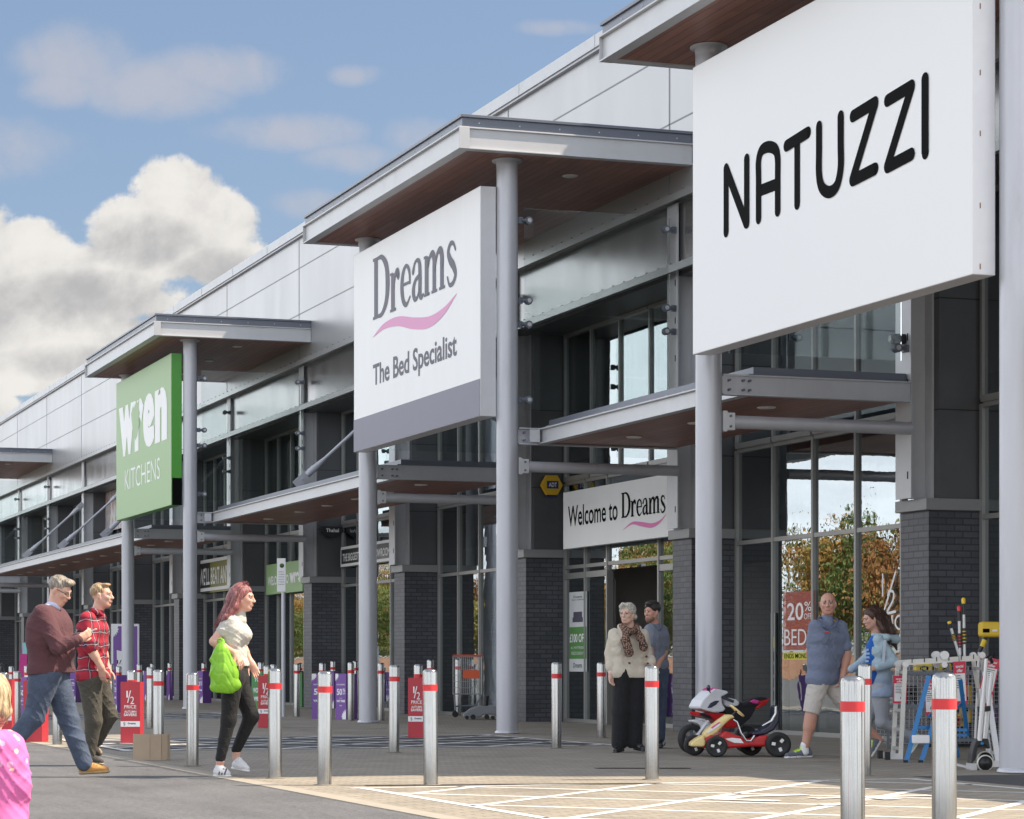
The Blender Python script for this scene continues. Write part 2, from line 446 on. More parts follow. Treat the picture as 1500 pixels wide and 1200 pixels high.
sheet('tarmac_strip', 10.75, 12.6, 11, 18.45, .0055, tarmac)
mb = MB(); ik = Ink(mb, (0, 0, .0080), (CA, -SA, 0), (SA, CA, 0))
# white turn arrow / letter strokes painted between the hatching
for px, py, px2, py2 in ((1050, 1172, 1085, 1168), (1085, 1168, 1180, 1165.5), (1050, 1172, 1140, 1175), (1190, 1171, 1270, 1169), (1205, 1181, 1260, 1178), (1270, 1169, 1365, 1167), (1270, 1169, 1310, 1173)):
    a, b = gp(px, py), gp(px2, py2); f = lambda q: (q[0] * CA - q[1] * SA, q[0] * SA + q[1] * CA)
    ik.stroke([f(a), f(b)], .16, False, False)
tag(mb.build('road_marking', white_line), kind='structure')
mb = MB()
for i in range(70):                                   # slotted channel drain along the edge of the hatching
    x, y = gp(540 + i * 6.2, 1152 - i * .045); mb.box(x - .02, x + .02, y - .06, y + .06, .006, .0095)
for i in range(26):
    x, y = gp(880 + i * 5, 1126.5); mb.box(x - .05, x + .03, y - .05, y + .04, .006, .0095)
tag(mb.build('drain_channel', M('drain_iron', (.05, .045, .04), .8)), kind='structure')
# ------------------------------------------------------------------ building
XW, XG = 14.8, 15.55
PIERS = [11.75, 18.35, 25.0, 31.6, 38.25, 44.9, 51.55, 58.25, 64.85, 71.5, 78.1, 84.8, 91.4, 98.0, 104.6, 111.2]
PW = .65; Y0, Y1 = 17.3, 118.0
bd = thing('retail_building', 'long two storey row of shops with silver cladding, dark brick piers and tall windows', 'building', (XW, 60, 0))
BL = Vector((XW, 60, 0))
def part(mb, name, m, bev=0, parent=None):
    mb.v = [tuple(Vector(q) - BL) for q in mb.v]
    return mb.build(name, m, parent or bd, bevel=bev)
a = MB().box(14.6, 15.2, Y0, Y1, 7.80, 10.58); a.m = 1
for y in PIERS:
    if y > Y0: a.box(14.595, 14.6, y + .31, y + .345, 7.83, 10.56)
for z in (8.86, 9.9): a.box(14.595, 14.6, Y0, Y1, z, z + .022)
part(a, 'upper_cladding', [clad_up, M('joint_grey', (.22, .22, .23), .5)])
a = MB().box(14.5, 15.25, Y0 - .05, Y1, 10.62, 10.82).box(14.53, 15.2, Y0, Y1, 10.58, 10.62)
for y in np.arange(18, 118, 3.3): a.box(14.494, 14.5, y, y + .05, 10.62, 10.82)
part(a, 'parapet_coping', steel_l, .012)
part(MB().box(14.7, 15.2, Y0, Y1, 6.80, 7.74), 'cladding_band', clad_band)
a = MB()
for z in (6.72, 7.74):
    a.box(14.50, 15.0, Y0, Y1, z, z + .06); a.box(14.50, 14.515, Y0, Y1, z - .05, z)
a.m = 1
for y in np.arange(17, 90, .42):
    for z in (6.78, 7.80): a.box(14.505, 14.53, y, y + .025, z, z + .022)
part(a, 'ledge', [ledge_m, M('rivet', (.2, .19, .17), .5, .5)])
part(MB().box(14.72, 15.6, Y0, Y1, 6.66, 6.72), 'window_head_soffit', clad_dk)
part(MB().box(15.2, 60, Y0, Y1, 10.2, 10.4), 'roof', clad_dk)
part(MB().box(15.2, 60, Y0 - .3, Y0 - .002, 0, 10.56), 'end_wall', clad_up)
part(MB().box(60, 60.3, Y0 - .3, Y1, 0, 10.4), 'rear_wall', clad_up)
part(MB().box(15.2, 60, Y1 + .002, Y1 + .3, 0, 10.56), 'far_end_wall', clad_up)
part(MB().box(15.65, 59.9, Y0, Y1, .006, .03), 'shop_floor', inter_w)
part(MB().box(23, 23.2, Y0, Y1, .03, 10.1), 'inner_wall', inter_w)
part(MB().box(15.7, 23, Y0, Y1, 4.3, 4.5), 'mezzanine_floor', dark_m)
for i, y in enumerate(PIERS):
    if y < Y0: continue
    p = part(MB().box(XW, XG, y, y + PW, 0, 2.82), 'brick_pier', brick)
    part(MB().box(XW - .06, XG + .002, y - .04, y + PW + .04, 2.82, 2.96), 'capping', cap_m, .008, p)
    c = MB().box(14.96, XG, y + .03, y + PW - .03, 2.962, 6.66); c.m = 1
    for z in (4.02, 5.35): c.box(14.956, XG + .002, y + .027, y + PW - .027, z, z + .014)
    part(c, 'pier_cladding', [clad_dk, joint_m], 0, p)
    c = MB().box(14.64, 14.66, y + .14, y + .50, 2.97, 7.70).box(14.66, 14.93, y + .31, y + .33, 2.97, 6.66).box(14.93, 14.955, y + .14, y + .50, 2.97, 6.66)
    c.m = 1
    for z in np.arange(3.2, 6.6, .55): c.box(14.636, 14.64, y + .2, y + .225, z, z + .09)
    part(c, 'steel_post', [steel_l, joint_m], 0, p)
DOOR = (34.3, 36.35)                                   # the open doorway in the second shop
def bay(y0, y1, lower=True, door=None):
    n = 5; st = (y1 - y0) / n
    ys = [y0 + st * k for k in range(n + 1)]
    if door: ys = [y0, 33.3, door[0], door[1], 37.3, y1]
    f = MB()
    for k, y in enumerate(ys):
        a, b = (y, y + .06) if k == 0 else ((y - .06, y) if k == n else (y - .025, y + .025))
        if door and door[0] + .1 < y < door[1] - .1: f.box(15.485, 15.60, a, b, 2.60, 4.10)
        else: f.box(15.485, 15.60, a, b, .0, 4.10)
    segs = []
    for k in range(n):
        a = ys[k] + (.062 if k == 0 else .027); b = ys[k + 1] - (.062 if k == n - 1 else .027); segs.append((a, b))
    g = MB()
    for a, b in segs:
        mid = (a + b) / 2
        isd = door and door[0] - .05 < mid < door[1] + .05
        zs = [.06, 2.72, 4.06] if not door else ([.06, 2.45, 2.62, 2.98, 3.5, 4.06] if not isd else [2.45, 2.62, 2.98, 3.5, 4.06])
        if not isd: f.box(15.495, 15.60, a, b, .0, .06)
        for z in zs[1:]: f.box(15.495, 15.60, a, b, z, z + (.06 if z != 2.45 else .10))
        lo = zs[0]
        for z in zs[1:]:
            z0 = lo + (0 if lo == .06 else (.06 if lo != 2.45 else .10))
            g.quad((15.53, a, z0), (15.53, a, z), (15.53, b, z), (15.53, b, z0)); lo = z
    fo = part(f, 'shop_window', frame_m); part(g, 'pane', glass, 0, fo)
    f = MB(); g = MB(); ys = [y0 + st * k for k in range(n + 1)]
    for k, y in enumerate(ys):
        a, b = (y, y + .05) if k == 0 else ((y - .05, y) if k == n else (y - .025, y + .025))
        f.box(15.49, 15.60, a, b, 4.16, 6.655)
    for k in range(n):
        a = ys[k] + (.052 if k == 0 else .027); b = ys[k + 1] - (.052 if k == n - 1 else .027)
        f.box(15.47, 15.60, a, b, 4.12, 4.20); f.box(15.47, 15.60, a, b, 6.60, 6.655)
        g.quad((15.53, a, 4.2), (15.53, a, 6.6), (15.53, b, 6.6), (15.53, b, 4.2))
    fo = part(f, 'upper_window', frame_m); part(g, 'pane', glass, 0, fo)
for i in range(len(PIERS) - 1):
    a, b = PIERS[i] + PW, PIERS[i + 1]
    if a < Y0: continue
    bay(a + .002, b - .002, True, DOOR if 31 < a < 33 else None)
# sliding door leaf and lobby behind the open doorway
d = MB().box(15.62, 15.66, 36.36, 36.42, .03, 2.4).box(15.62, 15.66, 37.4, 37.46, .03, 2.4).box(15.62, 15.66, 36.42, 37.4, .03, .14).box(15.62, 15.66, 36.42, 37.4, 2.3, 2.4)
d = part(d, 'sliding_door', frame_m); g = MB().quad((15.64, 36.42, .14), (15.64, 36.42, 2.3), (15.64, 37.4, 2.3), (15.64, 37.4, .14)); part(g, 'pane', glass_c, 0, d)
a = MB().box(17.6, 17.7, 36.1, 39, .03, 4.2).box(15.7, 17.6, 37.62, 37.7, .03, 2.7); part(a, 'lobby_wall', M('lobby_grey', (.30, .28, .26), .8))
part(MB().box(17.2, 17.3, 32, 34.95, .03, 2.6), 'lobby_panel', M('lobby_panel', (.38, .35, .32), .8))
# security light, camera and wall boxes on the piers
# ------------------------------------------------------------------ canopies
def chan(mb, x0, x1, z0, z1, y0, y1, t=.02):           # C-channel running along Y, open to -X side
    mb.box(x0, x1, y0, y1, z0, z0 + t); mb.box(x0, x1, y0, y1, z1 - t, z1); mb.box(x0 + .05, x0 + .075, y0, y1, z0 + t, z1 - t)
def chany(mb, y0, y1, z0, z1, x0, x1, s=1, t=.02):     # C-channel running along X
    mb.box(x0, x1, y0, y1, z0, z0 + t); mb.box(x0, x1, y0, y1, z1 - t, z1)
    yy = y0 + .03 if s > 0 else y1 - .055
    mb.box(x0, x1, yy, yy + .025, z0 + t, z1 - t)
XC = 12.0
def downlight(parent, x, y, z):
    mb = MB().lathe([(.001, -.012), (.10, -.012), (.115, -.004), (.115, .004)], (x, y, z), 20); return mb.build('downlight', M('downlight_white', (.75, .73, .68), .4), parent, fixn=True)
def portal(yn, yf, label, en=.63, ef=.65):
    """tall flat canopy on two round columns; yn / yf are the columns' distances"""
    r = thing('entrance_canopy', label, 'canopy', (XC, yn, 0), 0, 'tall canopies over the shop entrances')
    L = yf - yn; x0, x1 = 11.05 - XC, 14.595 - XC
    for y in (0, L):
        c = MB().cyl((0, y, .01), (0, y, 8.14), .152, n=32).build('column', steel, r)
        MB().lathe([(.215, 8.137), (.215, 8.115), (.16, 8.115), (.154, 8.03)], (0, y, 0), 28).build('collar', steel, c)
        MB().lathe([(.154, .05), (.175, .03), (.175, .012)], (0, y, 0), 28).build('base_ring', steel, c)
        t = MB().cyl((.30, y, 3.80), (14.64 - XC, y, 3.80), .078, n=20).build('brace_tube', steel, r)
        b = MB().box(.145, .20, y - .09, y + .09, 3.68, 3.92).box(.20, .31, y - .012, y + .012, 3.70, 3.90).box(.19, .30, y - .085, y - .07, 3.7, 3.9)
        b.m = 1
        for z in (3.74, 3.86): b.cyl((.24, y - .10, z), (.24, y - .085, z), .016, n=8)
        b.build('bracket', [steel_l, steel_d], t, bevel=.004)
    f = MB(); chan(f, x0, x0 + .16, 8.12, 8.43, -en, L + ef); f.box(x0 + .003, x0 + .158, -en - .006, -en - .001, 8.123, 8.427); f.box(x0 + .003, x0 + .158, L + ef + .001, L + ef + .006, 8.123, 8.427)
    chany(f, -en, -en + .14, 8.122, 8.428, x0 + .162, x1, 1); chany(f, L + ef - .14, L + ef, 8.122, 8.428, x0 + .162, x1, -1)
    f.build('fascia', steel_l, r, bevel=.004)
    f = MB().box(x0 + .06, x1, -en + .03, L + ef + .04, 8.432, 8.56).box(x0 + .03, x1, -en, L + ef + .05, 8.56, 8.60); f.m = 1
    for y in np.arange(-en + .3, L + ef, .6): f.box(x0 + .054, x0 + .06, y, y + .02, 8.49, 8.51)
    for x in np.arange(x0 + .3, x1, .6): f.box(x, x + .02, -en + .024, -en + .03, 8.48, 8.50)
    f.build('gutter', [steel_d, steel_l], r, bevel=.004)
    MB().box(x0 + .10, x1, -en + .06, L + ef - .06, 8.142, 8.40).build('soffit', soffit_m, r)
    for x, y in ((1.25, .7), (1.25, L / 2), (1.25, L - .7)): downlight(r, x, y, 8.134)
    return r
PORT = [(18.75, 25.16), (31.75, 38.38), (51.5, 58.25), (84.6, 91.3)]
PL = ['tall canopy on two grey columns carrying the white sign with black capitals', 'tall canopy on two grey columns carrying the white sign with the pink swoosh',
      'tall canopy on two grey columns carrying the green sign', 'farthest tall canopy, cut by the left edge of the picture']
for (a, b), l in zip(PORT, PL): portal(a, b, l, .63, 1.0 if a < 20 else .65)
def low_canopy(y0, y1, rods, lights, label):
    """low canopy between two entrance canopies"""
    r = thing('low_canopy', label, 'canopy', (XC, y0, 0), 0, 'low canopies between the entrances')
    L = y1 - y0; xf = .45; xb = 14.63 - XC
    f = MB(); chan(f, xf, xf + .13, 4.12, 4.34, .06, L - .06, .018)
    f.box(.30, xf, .10, .13, 4.14, 4.32); f.box(.30, xf, L - .13, L - .10, 4.14, 4.32)
    f.build('front_beam', steel_l, r, bevel=.003)
    for y, s in ((0, 1), (L, -1)):
        e = MB(); chany(e, y - .06, y + .06, 4.11, 4.35, .16, xb, s, .018)
        e.m = 1
        for x in (.24, .42, .50):
            for z in (4.17, 4.28): e.cyl((x, y - .075, z), (x, y - .03, z), .016, n=8)
        e.build('end_beam', [steel, steel_d], r)
    f = MB().box(xf + .16, xb, .07, L - .07, 4.345, 4.46).box(xf + .10, xf + .16, .07, L - .07, 4.345, 4.38); f.build('gutter', [steel_d], r, bevel=.003)
    f = MB()
    for y in np.arange(.2, L - .2, .5): f.box(xf + .02, xf + .1, y, y + .03, 4.341, 4.352)
    f.build('flange_bolts', ledge_m, r)
    MB().box(xf + .12, xb, .07, L - .07, 4.135, 4.33).build('soffit', soffit_m, r)
    for y in lights: downlight(r, 1.35, y, 4.128)
    for y in rods:
        A = Vector((xf + .22, y - y0, 4.52)); B = Vector((14.60 - XC, y - y0, 6.28)); D = (B - A).normalized()
        t = MB().cyl(A + D * .75, B - D * .55, .032, n=12)
        for P, Q, s in ((A, A + D * .78, 1), (B, B - D * .58, -1)):
            t.cyl(P + (Q - P) * .35, P + (Q - P) * .62, .062, .066, n=14); t.cyl(P + (Q - P) * .62, Q, .066, .036, n=14)
            t.cyl(P + (Q - P) * .46, P + (Q - P) * .50, .074, n=14); t.cyl(P + (Q - P) * .58, P + (Q - P) * .62, .074, n=14)
            t.obox(P + (Q - P) * .18, (Q - P) * .22, Vector((0, .014, 0)), D.cross(Vector((0, 1, 0))) * .09)
            t.cyl(P + (Q - P) * .22 + Vector((0, -.05, 0)), P + (Q - P) * .22 + Vector((0, .05, 0)), .03, n=10)
        t.build('tie_rod', steel, r, fixn=True)
    return r
low_canopy(25.16, 31.75, [], (1.2, 3.2, 5.2), 'nearest low canopy beside the white sign with black capitals')
low_canopy(38.38, 51.5, [45.2], (1.2, 3.1, 5.0, 7.0, 9.0, 11.5), 'low canopy between the green sign and the pink swoosh sign')
low_canopy(58.25, 84.6, [64.9, 71.6, 78.2], [1.4 + 2.15 * k for k in range(12)], 'longest low canopy with three tie rods, left of the green sign')
low_canopy(91.3, 117, [], (), 'farthest low canopy at the left edge of the picture')
low_canopy(12.1, 18.75, [], (), 'low canopy at the right edge of the picture')
# ------------------------------------------------------------------ glass wind screens
def screen(y, label, dark=0):
    r = thing('glass_screen', label, 'glass screen', (XC + .16, y, 4.6), 0, 'glass wind screens beside the columns')
    p = MB().box(.10, 2.36, -.008, .008, 0, 1.38).box(.10, 2.36, -.008, .008, 1.40, 2.88); p.build('glass_pane', glass_c, r)
    for z in (.15, 1.22, 1.56, 2.70):
        for x, s in ((0, 1), (2.46, -1)):
            c = MB().box(min(x, x + s * .07), max(x, x + s * .07), -.022, .022, z - .045, z + .045).cyl((x + s * .05, -.02, z), (x + s * .16, -.02, z), .03, n=10)
            c.cyl((x + s * .16, -.045, z), (x + s * .16, .03, z), .055, n=16); c.m = 1; c.cyl((x + s * .16, -.06, z), (x + s * .16, -.045, z), .03, n=12)
            c.build('clamp', [steel_d, steel_l], r)
for (a, b), l in zip(PORT, ('under the white sign with black capitals', 'at the pink swoosh sign', 'at the green sign', 'at the farthest entrance')):
    if a > 20: screen(a, 'clear glass wind screen on the near column ' + l)
    screen(b, 'clear glass wind screen on the far column ' + l)
# ------------------------------------------------------------------ signs on the canopies
white_s = M('sign_white', (.80, .80, .795), .42, var=.05, scale=2.2, stretch=(1, 1, .12), dirt=((.66, .65, .62), .16))
white_e = M('sign_edge', (.66, .66, .68), .4, .1, .08, 5)
ink_dk = M('ink_black', (.005, .005, .005), .7, spec=.05)
ink_gr = M('ink_slate', (.075, .07, .105), .5, var=.05)
ink_pk = M('ink_pink', (.72, .30, .52), .5, var=.05)
band_s = M('sign_slate', (.145, .14, .195), .45, var=.06)
green_s = M('sign_green', (.235, .40, .15), .42, var=.04)
green_e = M('sign_green_edge', (.08, .33, .045), .35, var=.05)
def pm(px, py, X):
    Y = yfac(px, X); return (-Y, zfac(px, py, X, Y))
SX0, SX1 = 11.6, 11.84
GLY = {
 'D': (.80, [[(.14, 0, .17), (.14, 1, .17)], [(.0, .025, .05), (.34, .025, .05)], [(.0, .975, .05), (.34, .975, .05)],
       [(.2, .97, .05), (.42, .955, .08), (.62, .78, .15), (.68, .5, .19), (.62, .22, .15), (.42, .045, .08), (.2, .03, .05)]]),
 'r': (.44, [[(.12, 0, .15), (.12, .60, .15)], [(0, .02, .045), (.26, .02, .045)], [(.0, .6, .04), (.12, .6, .04)], [(.16, .40, .05), (.23, .56, .08), (.32, .60, .12), (.36, .53, .13)]]),
 'e': (.50, [[(.08, .34, .05), (.42, .34, .05)], [(.43, .34, .07), (.40, .52, .09), (.27, .62, .06), (.13, .52, .12), (.08, .31, .15), (.14, .1, .12), (.28, .01, .07), (.44, .11, .04)]]),
 'a': (.52, [[(.07, .47, .10), (.14, .59, .06), (.26, .62, .06), (.34, .54, .12), (.36, .35, .14), (.36, .1, .14), (.42, .02, .08), (.5, .05, .04)],
       [(.33, .38, .05), (.16, .31, .08), (.08, .17, .13), (.14, .04, .09), (.25, .05, .05), (.33, .16, .05)]]),
 'm': (.90, [[(.12, 0, .14), (.12, .60, .14)], [(.0, .6, .04), (.12, .6, .04)]] + [[(x, 0, .14), (x, .44, .14)] for x in (.43, .74)] + [[(x - .11, .02, .045), (x + .12, .02, .045)] for x in (.12, .43, .74)] +
       [[(x + .05, .42, .05), (x + .13, .57, .07), (x + .25, .60, .11), (x + .31, .5, .14), (x + .31, .4, .14)] for x in (.12, .43)]),
 's': (.44, [[(.37, .5, .05), (.29, .6, .06), (.17, .61, .08), (.09, .5, .11), (.17, .37, .13), (.3, .26, .13), (.37, .13, .11), (.28, .02, .08), (.14, .01, .06), (.06, .13, .05)]])}
def serif_word(ik, word, x, y, W, H):
    tw = sum(GLY[c][0] for c in word); k = W / tw
    for c in word:
        for st in GLY[c][1]:
            straight = len(st) == 2
            vert = straight and abs(st[0][0] - st[1][0]) < .01
            ik.stroke([(x + p[0] * k, y + p[1] * H, p[2] * (k if vert else (H if straight else (k + H) / 2))) for p in st], None, not straight, not straight)
        x += GLY[c][0] * k
def board(y0, label, face, edge, name='sign_board', z0=4.5, z1=7.76, ln=6.1):
    r = thing(name, label, 'sign', (SX0, y0, z0), 0, 'large sign boards hung on the canopy columns')
    b = MB().box(0, .24, 0, ln, 0, z1 - z0); b.mi = [0] * 6
    for i in range(6): b.mi[i] = 1
    b.mi[4] = 0
    b.build('panel', [face, edge], r, bevel=.01)
    return r
def on(r, mb, name, m):
    mb.v = [tuple(Vector(q) - Vector(r.location)) for q in mb.v]; return mb.build(name, m, r)
XS = SX0 - .004
def ink(X=XS):
    mb = MB(); return mb, Ink(mb, (X, 0, 0), (0, -1, 0), (0, 0, 1))
# nearest board: plain white with rounded black capitals
r = board(18.84, 'largest white sign board with black rounded capital letters, nearest the camera', M('sign_white_clean', (.80, .80, .80), .45, var=.015, scale=.6), white_e, ln=5.9)
mb, ik = ink()
c6 = lambda x, y: pm(980 + x / 2.142, y / 2.142, SX0)
for st in ([(180, 728), (180, 530)], [(181, 532), (243, 700)], [(245, 700), (245, 500)], [(370, 458), (437, 416)], [(403, 440), (403, 640)],
           [(578, 365), (648, 322)], [(648, 326), (577, 564)], [(578, 566), (648, 530)], [(686, 316), (762, 270)], [(762, 274), (686, 522)], [(687, 524), (762, 484)], [(805, 248), (805, 480)], [(282, 600), (342, 577)]):
    ik.stroke([c6(*p) for p in st], .125, False)
for st in ([(282, 686), (282, 560), (282, 505), (292, 472), (314, 461), (335, 470), (342, 500), (342, 560), (342, 662)], [(472, 398), (472, 470), (472, 545), (481, 588), (504, 603), (528, 582), (540, 525), (540, 450), (540, 366)]):
    ik.stroke([c6(*p) for p in st], .125, True)
on(r, mb, 'lettering', ink_dk)
mb = MB()
for z in (4.55, 5.1, 5.75, 6.3, 6.9, 7.4): mb.box(SX0 + .075, SX0 + .085, 18.836, 18.84, z, z + .05)
on(r, mb, 'edge_screw', M('rust', (.25, .14, .08), .8))
# second board
r = board(31.77, 'white sign board with grey serif lettering, pink swoosh and slate bottom band', white_s, white_e)
on(r, MB().box(XS, SX0 - .001, 31.772, 37.868, 4.503, 5.03), 'bottom_band', band_s)
mb, ik = ink()
c4 = lambda x, y: pm(500 + x / 2.4, 200 + y / 2.4, SX0)
a, b = c4(112, 640), c4(408, 520); t = c4(112, 425)
serif_word(ik, 'Dreams', a[0], (a[1] + b[1]) / 2, b[0] - a[0], t[1] - a[1])
on(r, mb, 'serif_lettering', ink_gr)
mb, ik = ink()
a, b = c4(112, 885), c4(406, 785); t = c4(112, 805)
put_text(mb, 'The Bed Specialist', (XS, -(a[0] + b[0]) / 2, (a[1] + t[1]) / 2 - .03), (0, -1, 0), (0, 0, 1), b[0] - a[0], (t[1] - a[1]) * 1.22, bold=.018)
on(r, mb, 'small_lettering', ink_gr)
mb, ik = ink()
ik.stroke([(*c4(x, y), w_) for x, y, w_ in ((112, 706, .01), (150, 668, .09), (200, 650, .15), (255, 657, .18), (310, 652, .17), (360, 615, .11), (406, 553, .01))], rnd=False)
on(r, mb, 'swoosh', ink_pk)
# third board
r = board(51.6, 'green sign board with white lettering', green_s, green_e, z1=7.85)
on(r, MB().box(SX0 + .02, SX1 + .002, 51.59, 51.6, 4.5, 5.1), 'edge_cover', ink_dk)
c2 = lambda x, y: pm(x / 2.61, 400 + y / 2.61, SX0)
mb, ik = ink()
a, b = c2(457, 705), c2(637, 640); t = c2(457, 515)
W = b[0] - a[0]; H = t[1] - a[1]; zb = (a[1] + b[1]) / 2
put_text(mb, 'w', (XS, -(a[0] + W * .17), zb + H / 2), (0, -1, 0), (0, 0, 1), W * .36, H, bold=.06)
put_text(mb, 'r', (XS - .001, -(a[0] + W * .44), zb + H / 2), (0, -1, 0), (0, 0, 1), W * .19, H, bold=.06)
put_text(mb, 'e', (XS, -(a[0] + W * .645), zb + H / 2), (0, -1, 0), (0, 0, 1), W * .24, H * 1.02, bold=.07)
put_text(mb, 'n', (XS, -(a[0] + W * .89), zb + H / 2), (0, -1, 0), (0, 0, 1), W * .24, H, bold=.07)
on(r, mb, 'lettering', white_s)
mb, ik = ink(XS - .004)
ik.poly([(a[0] + W * x, zb + H * y) for x, y in ((.27, .78), (.31, .92), (.335, .86), (.39, 1.0), (.40, .93), (.45, .98), (.425, .84), (.455, .72), (.435, .62), (.45, .50), (.42, .42), (.40, .30), (.36, .22), (.335, .36), (.30, .50), (.285, .62))])
on(r, mb, 'bird_emblem', green_s)
mb, ik = ink()
a, b = c2(478, 832), c2(612, 790); t = c2(478, 755)
put_text(mb, 'KITCHENS', (XS, -(a[0] + b[0]) / 2, (a[1] + t[1]) / 2), (0, -1, 0), (0, 0, 1), b[0] - a[0], t[1] - a[1], bold=-.006)
on(r, mb, 'small_lettering', white_s)
# ------------------------------------------------------------------ welcome signs and window graphics
def flat_sign(name, label, cat, X, p0, p1, m, th=.04, group=None, edge=None):
    """flat board facing the street between two photo corners (top left, bottom right), at the plane X"""
    ya, yb = yfac(p0[0], X), yfac(p1[0], X); zt = zfac(*p0, X, ya); zb = zfac(*p1, X, yb)
    r = thing(name, label, cat, (X, yb, zb), 0, group)
    MB().box(0, th, 0, ya - yb, 0, zt - zb).build('panel', m, r, bevel=.004 if th > .02 else 0)
    r['dims'] = (ya - yb, zt - zb); return r, ya - yb, zt - zb
def write(r, X, w, h, items, name='lettering', m=None):
    """items: (text, u, v, width, height[, bold]) in fractions of the board"""
    mb = MB()
    for it in items:
        put_text(mb, it[0], (-.003, w - it[1] * w, it[2] * h), (0, -1, 0), (0, 0, 1), it[3] * w, it[4] * h, bold=it[5] if len(it) > 5 else 0)
    return mb.build(name, m or ink_dk, r)
r, w_, h_ = flat_sign('welcome_sign', 'white welcome sign with dark lettering and pink swoosh over the open shop door', 'sign', 15.2, (825, 722), (987, 785), white_s, .12)
write(r, 0, w_, h_, [('Welcome to', .285, .56, .47, .36, .012)])
mb = MB(); ik = Ink(mb, (-.003, w_, 0), (0, -1, 0), (0, 0, 1)); serif_word(ik, 'Dreams', .555 * w_, .40 * h_, .38 * w_, .42 * h_); mb.build('serif_lettering', ink_dk, r)
mb = MB(); ik = Ink(mb, (-.003, w_, 0), (0, -1, 0), (0, 0, 1)); ik.stroke([(x * w_, y * h_, q) for x, y, q in ((.57, .20, .005), (.65, .29, .04), (.73, .255, .07), (.82, .21, .07), (.89, .26, .04), (.94, .36, .004))], rnd=False)
mb.build('swoosh', M('ink_pink2', (.72, .16, .42), .5), r)
r, w_, h_ = flat_sign('welcome_sign', 'green welcome sign with white lettering under the middle low canopy', 'sign', 15.3, (390, 828), (443, 866), green_s, .08)
write(r, 0, w_, h_, [('WELCOME TO', .34, .45, .58, .30, .03), ('wren', .82, .47, .32, .34, .05)], m=white_s)
r, w_, h_ = flat_sign('window_sign', 'black window sign reading the biggest showroom in a white outline', 'window sign', 15.42, (499, 803), (580, 822), M('sign_black', (.025, .025, .025), .3), .03)
write(r, 0, w_, h_, [('THE BIGGEST KITCHEN SHOWROOM IN', .5, .5, .92, .38, .02)], m=white_s)
mb = MB()
for a, b in (((.01, .06), (.99, .12)), ((.01, .90), (.99, .95))): mb.box(-.006, -.002, w_ * (1 - b[0]), w_ * (1 - a[0]), h_ * a[1], h_ * a[1] + .06)
mb.box(-.0065, -.0025, w_ * .985, w_ * .995, h_ * .06, h_ * .95); mb.build('outline', white_s, r)
r, w_, h_ = flat_sign('window_sign', 'black and olive window sign behind the walking woman, brush lettering in a white outline', 'window sign', 15.42, (291, 822), (337, 865), M('sign_black'.replace('black', 'coal'), (.03, .03, .025), .3), .03)
MB().box(-.002, 0, 0, w_ * .62, 0, h_).build('olive_field', M('olive', (.22, .21, .04), .4), r)
mb = MB()
put_text(mb, "WE'LL BEAT ANY", (-.006, w_ * .5, h_ * .5), (0, -1, 0), (0, 0, 1), w_ * .92, h_ * .52, bold=.02); mb.build('lettering', white_s, r)
mb = MB()
for z in (.06, .90): mb.box(-.008, -.004, 0, w_, h_ * z, h_ * z + .09)
mb.build('outline', white_s, r)
poster_w = M('poster_white', (.62, .63, .63), .4); poster_g = M('poster_green', (.10, .26, .07), .4)
r, w_, h_ = flat_sign('window_poster', 'white and green offer poster on the glass left of the open door', 'poster', 15.50, (834, 868), (859, 984), poster_w, .006)
MB().box(-.002, 0, 0, w_, h_ * .16, h_ * .56).build('green_field', poster_g, r)
write(r, 0, w_, h_, [('£100 OFF', .5, .42, .92, .11, .03), ('ALL MATTRESSES', .5, .30, .8, .03), ('ENDS SUNDAY', .5, .23, .7, .04)], m=white_s).location.x = -.003
write(r, 0, w_, h_, [('Dreams', .5, .94, .5, .03), ('Hypnos Collection', .5, .90, .7, .02), ('Dreams', .5, .08, .5, .06)])
MB().box(-.003, -.001, w_ * .2, w_ * .8, h_ * .62, h_ * .68).box(-.003, -.001, w_ * .25, w_ * .75, h_ * .68, h_ * .75).build('bed_picture', ink_gr, r)
# sale window in the nearest bay
sale_r = M('sale_red', (.50, .10, .06), .4, var=.5, scale=5, stretch=(1, 1, 9))
t_ = sale_r.node_tree; mx_ = t_.nodes.new('ShaderNodeMixShader'); tr_ = t_.nodes.new('ShaderNodeBsdfTransparent'); mx_.inputs[0].default_value = .52        # half see-through window film
t_.links.new(tr_.outputs[0], mx_.inputs[1]); t_.links.new(t_.nodes['Principled BSDF'].outputs[0], mx_.inputs[2]); t_.links.new(mx_.outputs[0], t_.nodes['Material Output'].inputs[0])
r, w_, h_ = flat_sign('window_poster', 'red window poster with white twenty per cent off beds lettering', 'poster', 15.505, (1147, 868), (1193, 952), sale_r, .005)
write(r, 0, w_, h_, [('20', .40, .66, .52, .30, .01), ('%', .80, .74, .22, .16), ('OFF', .80, .57, .24, .10), ('BEDS', .5, .22, .9, .28, -.005)], m=white_s)
r, w_, h_ = flat_sign('window_poster', 'yellow strip poster with black lettering below the red bed offer', 'poster', 15.506, (1147, 956), (1193, 966), M('sale_yellow', (.62, .58, .06), .4), .005)
write(r, 0, w_, h_, [('ENDS MONDAY', .5, .5, .9, .7, .01)])
r = thing('window_lettering', 'thin white half price lettering stuck on the glass behind the girl', 'window lettering', (15.508, 0, 0))
mb, ik = ink(0)
gx = lambda x, y: pm(x, y, 15.508)
for st in ([(1293, 842), (1293, 872)], [(1312, 838), (1296, 892)], [(1301, 872), (1303, 866), (1309, 868), (1308, 880), (1300, 897), (1312, 896)]): ik.stroke([gx(*p) for p in st], .035, len(st) > 2)
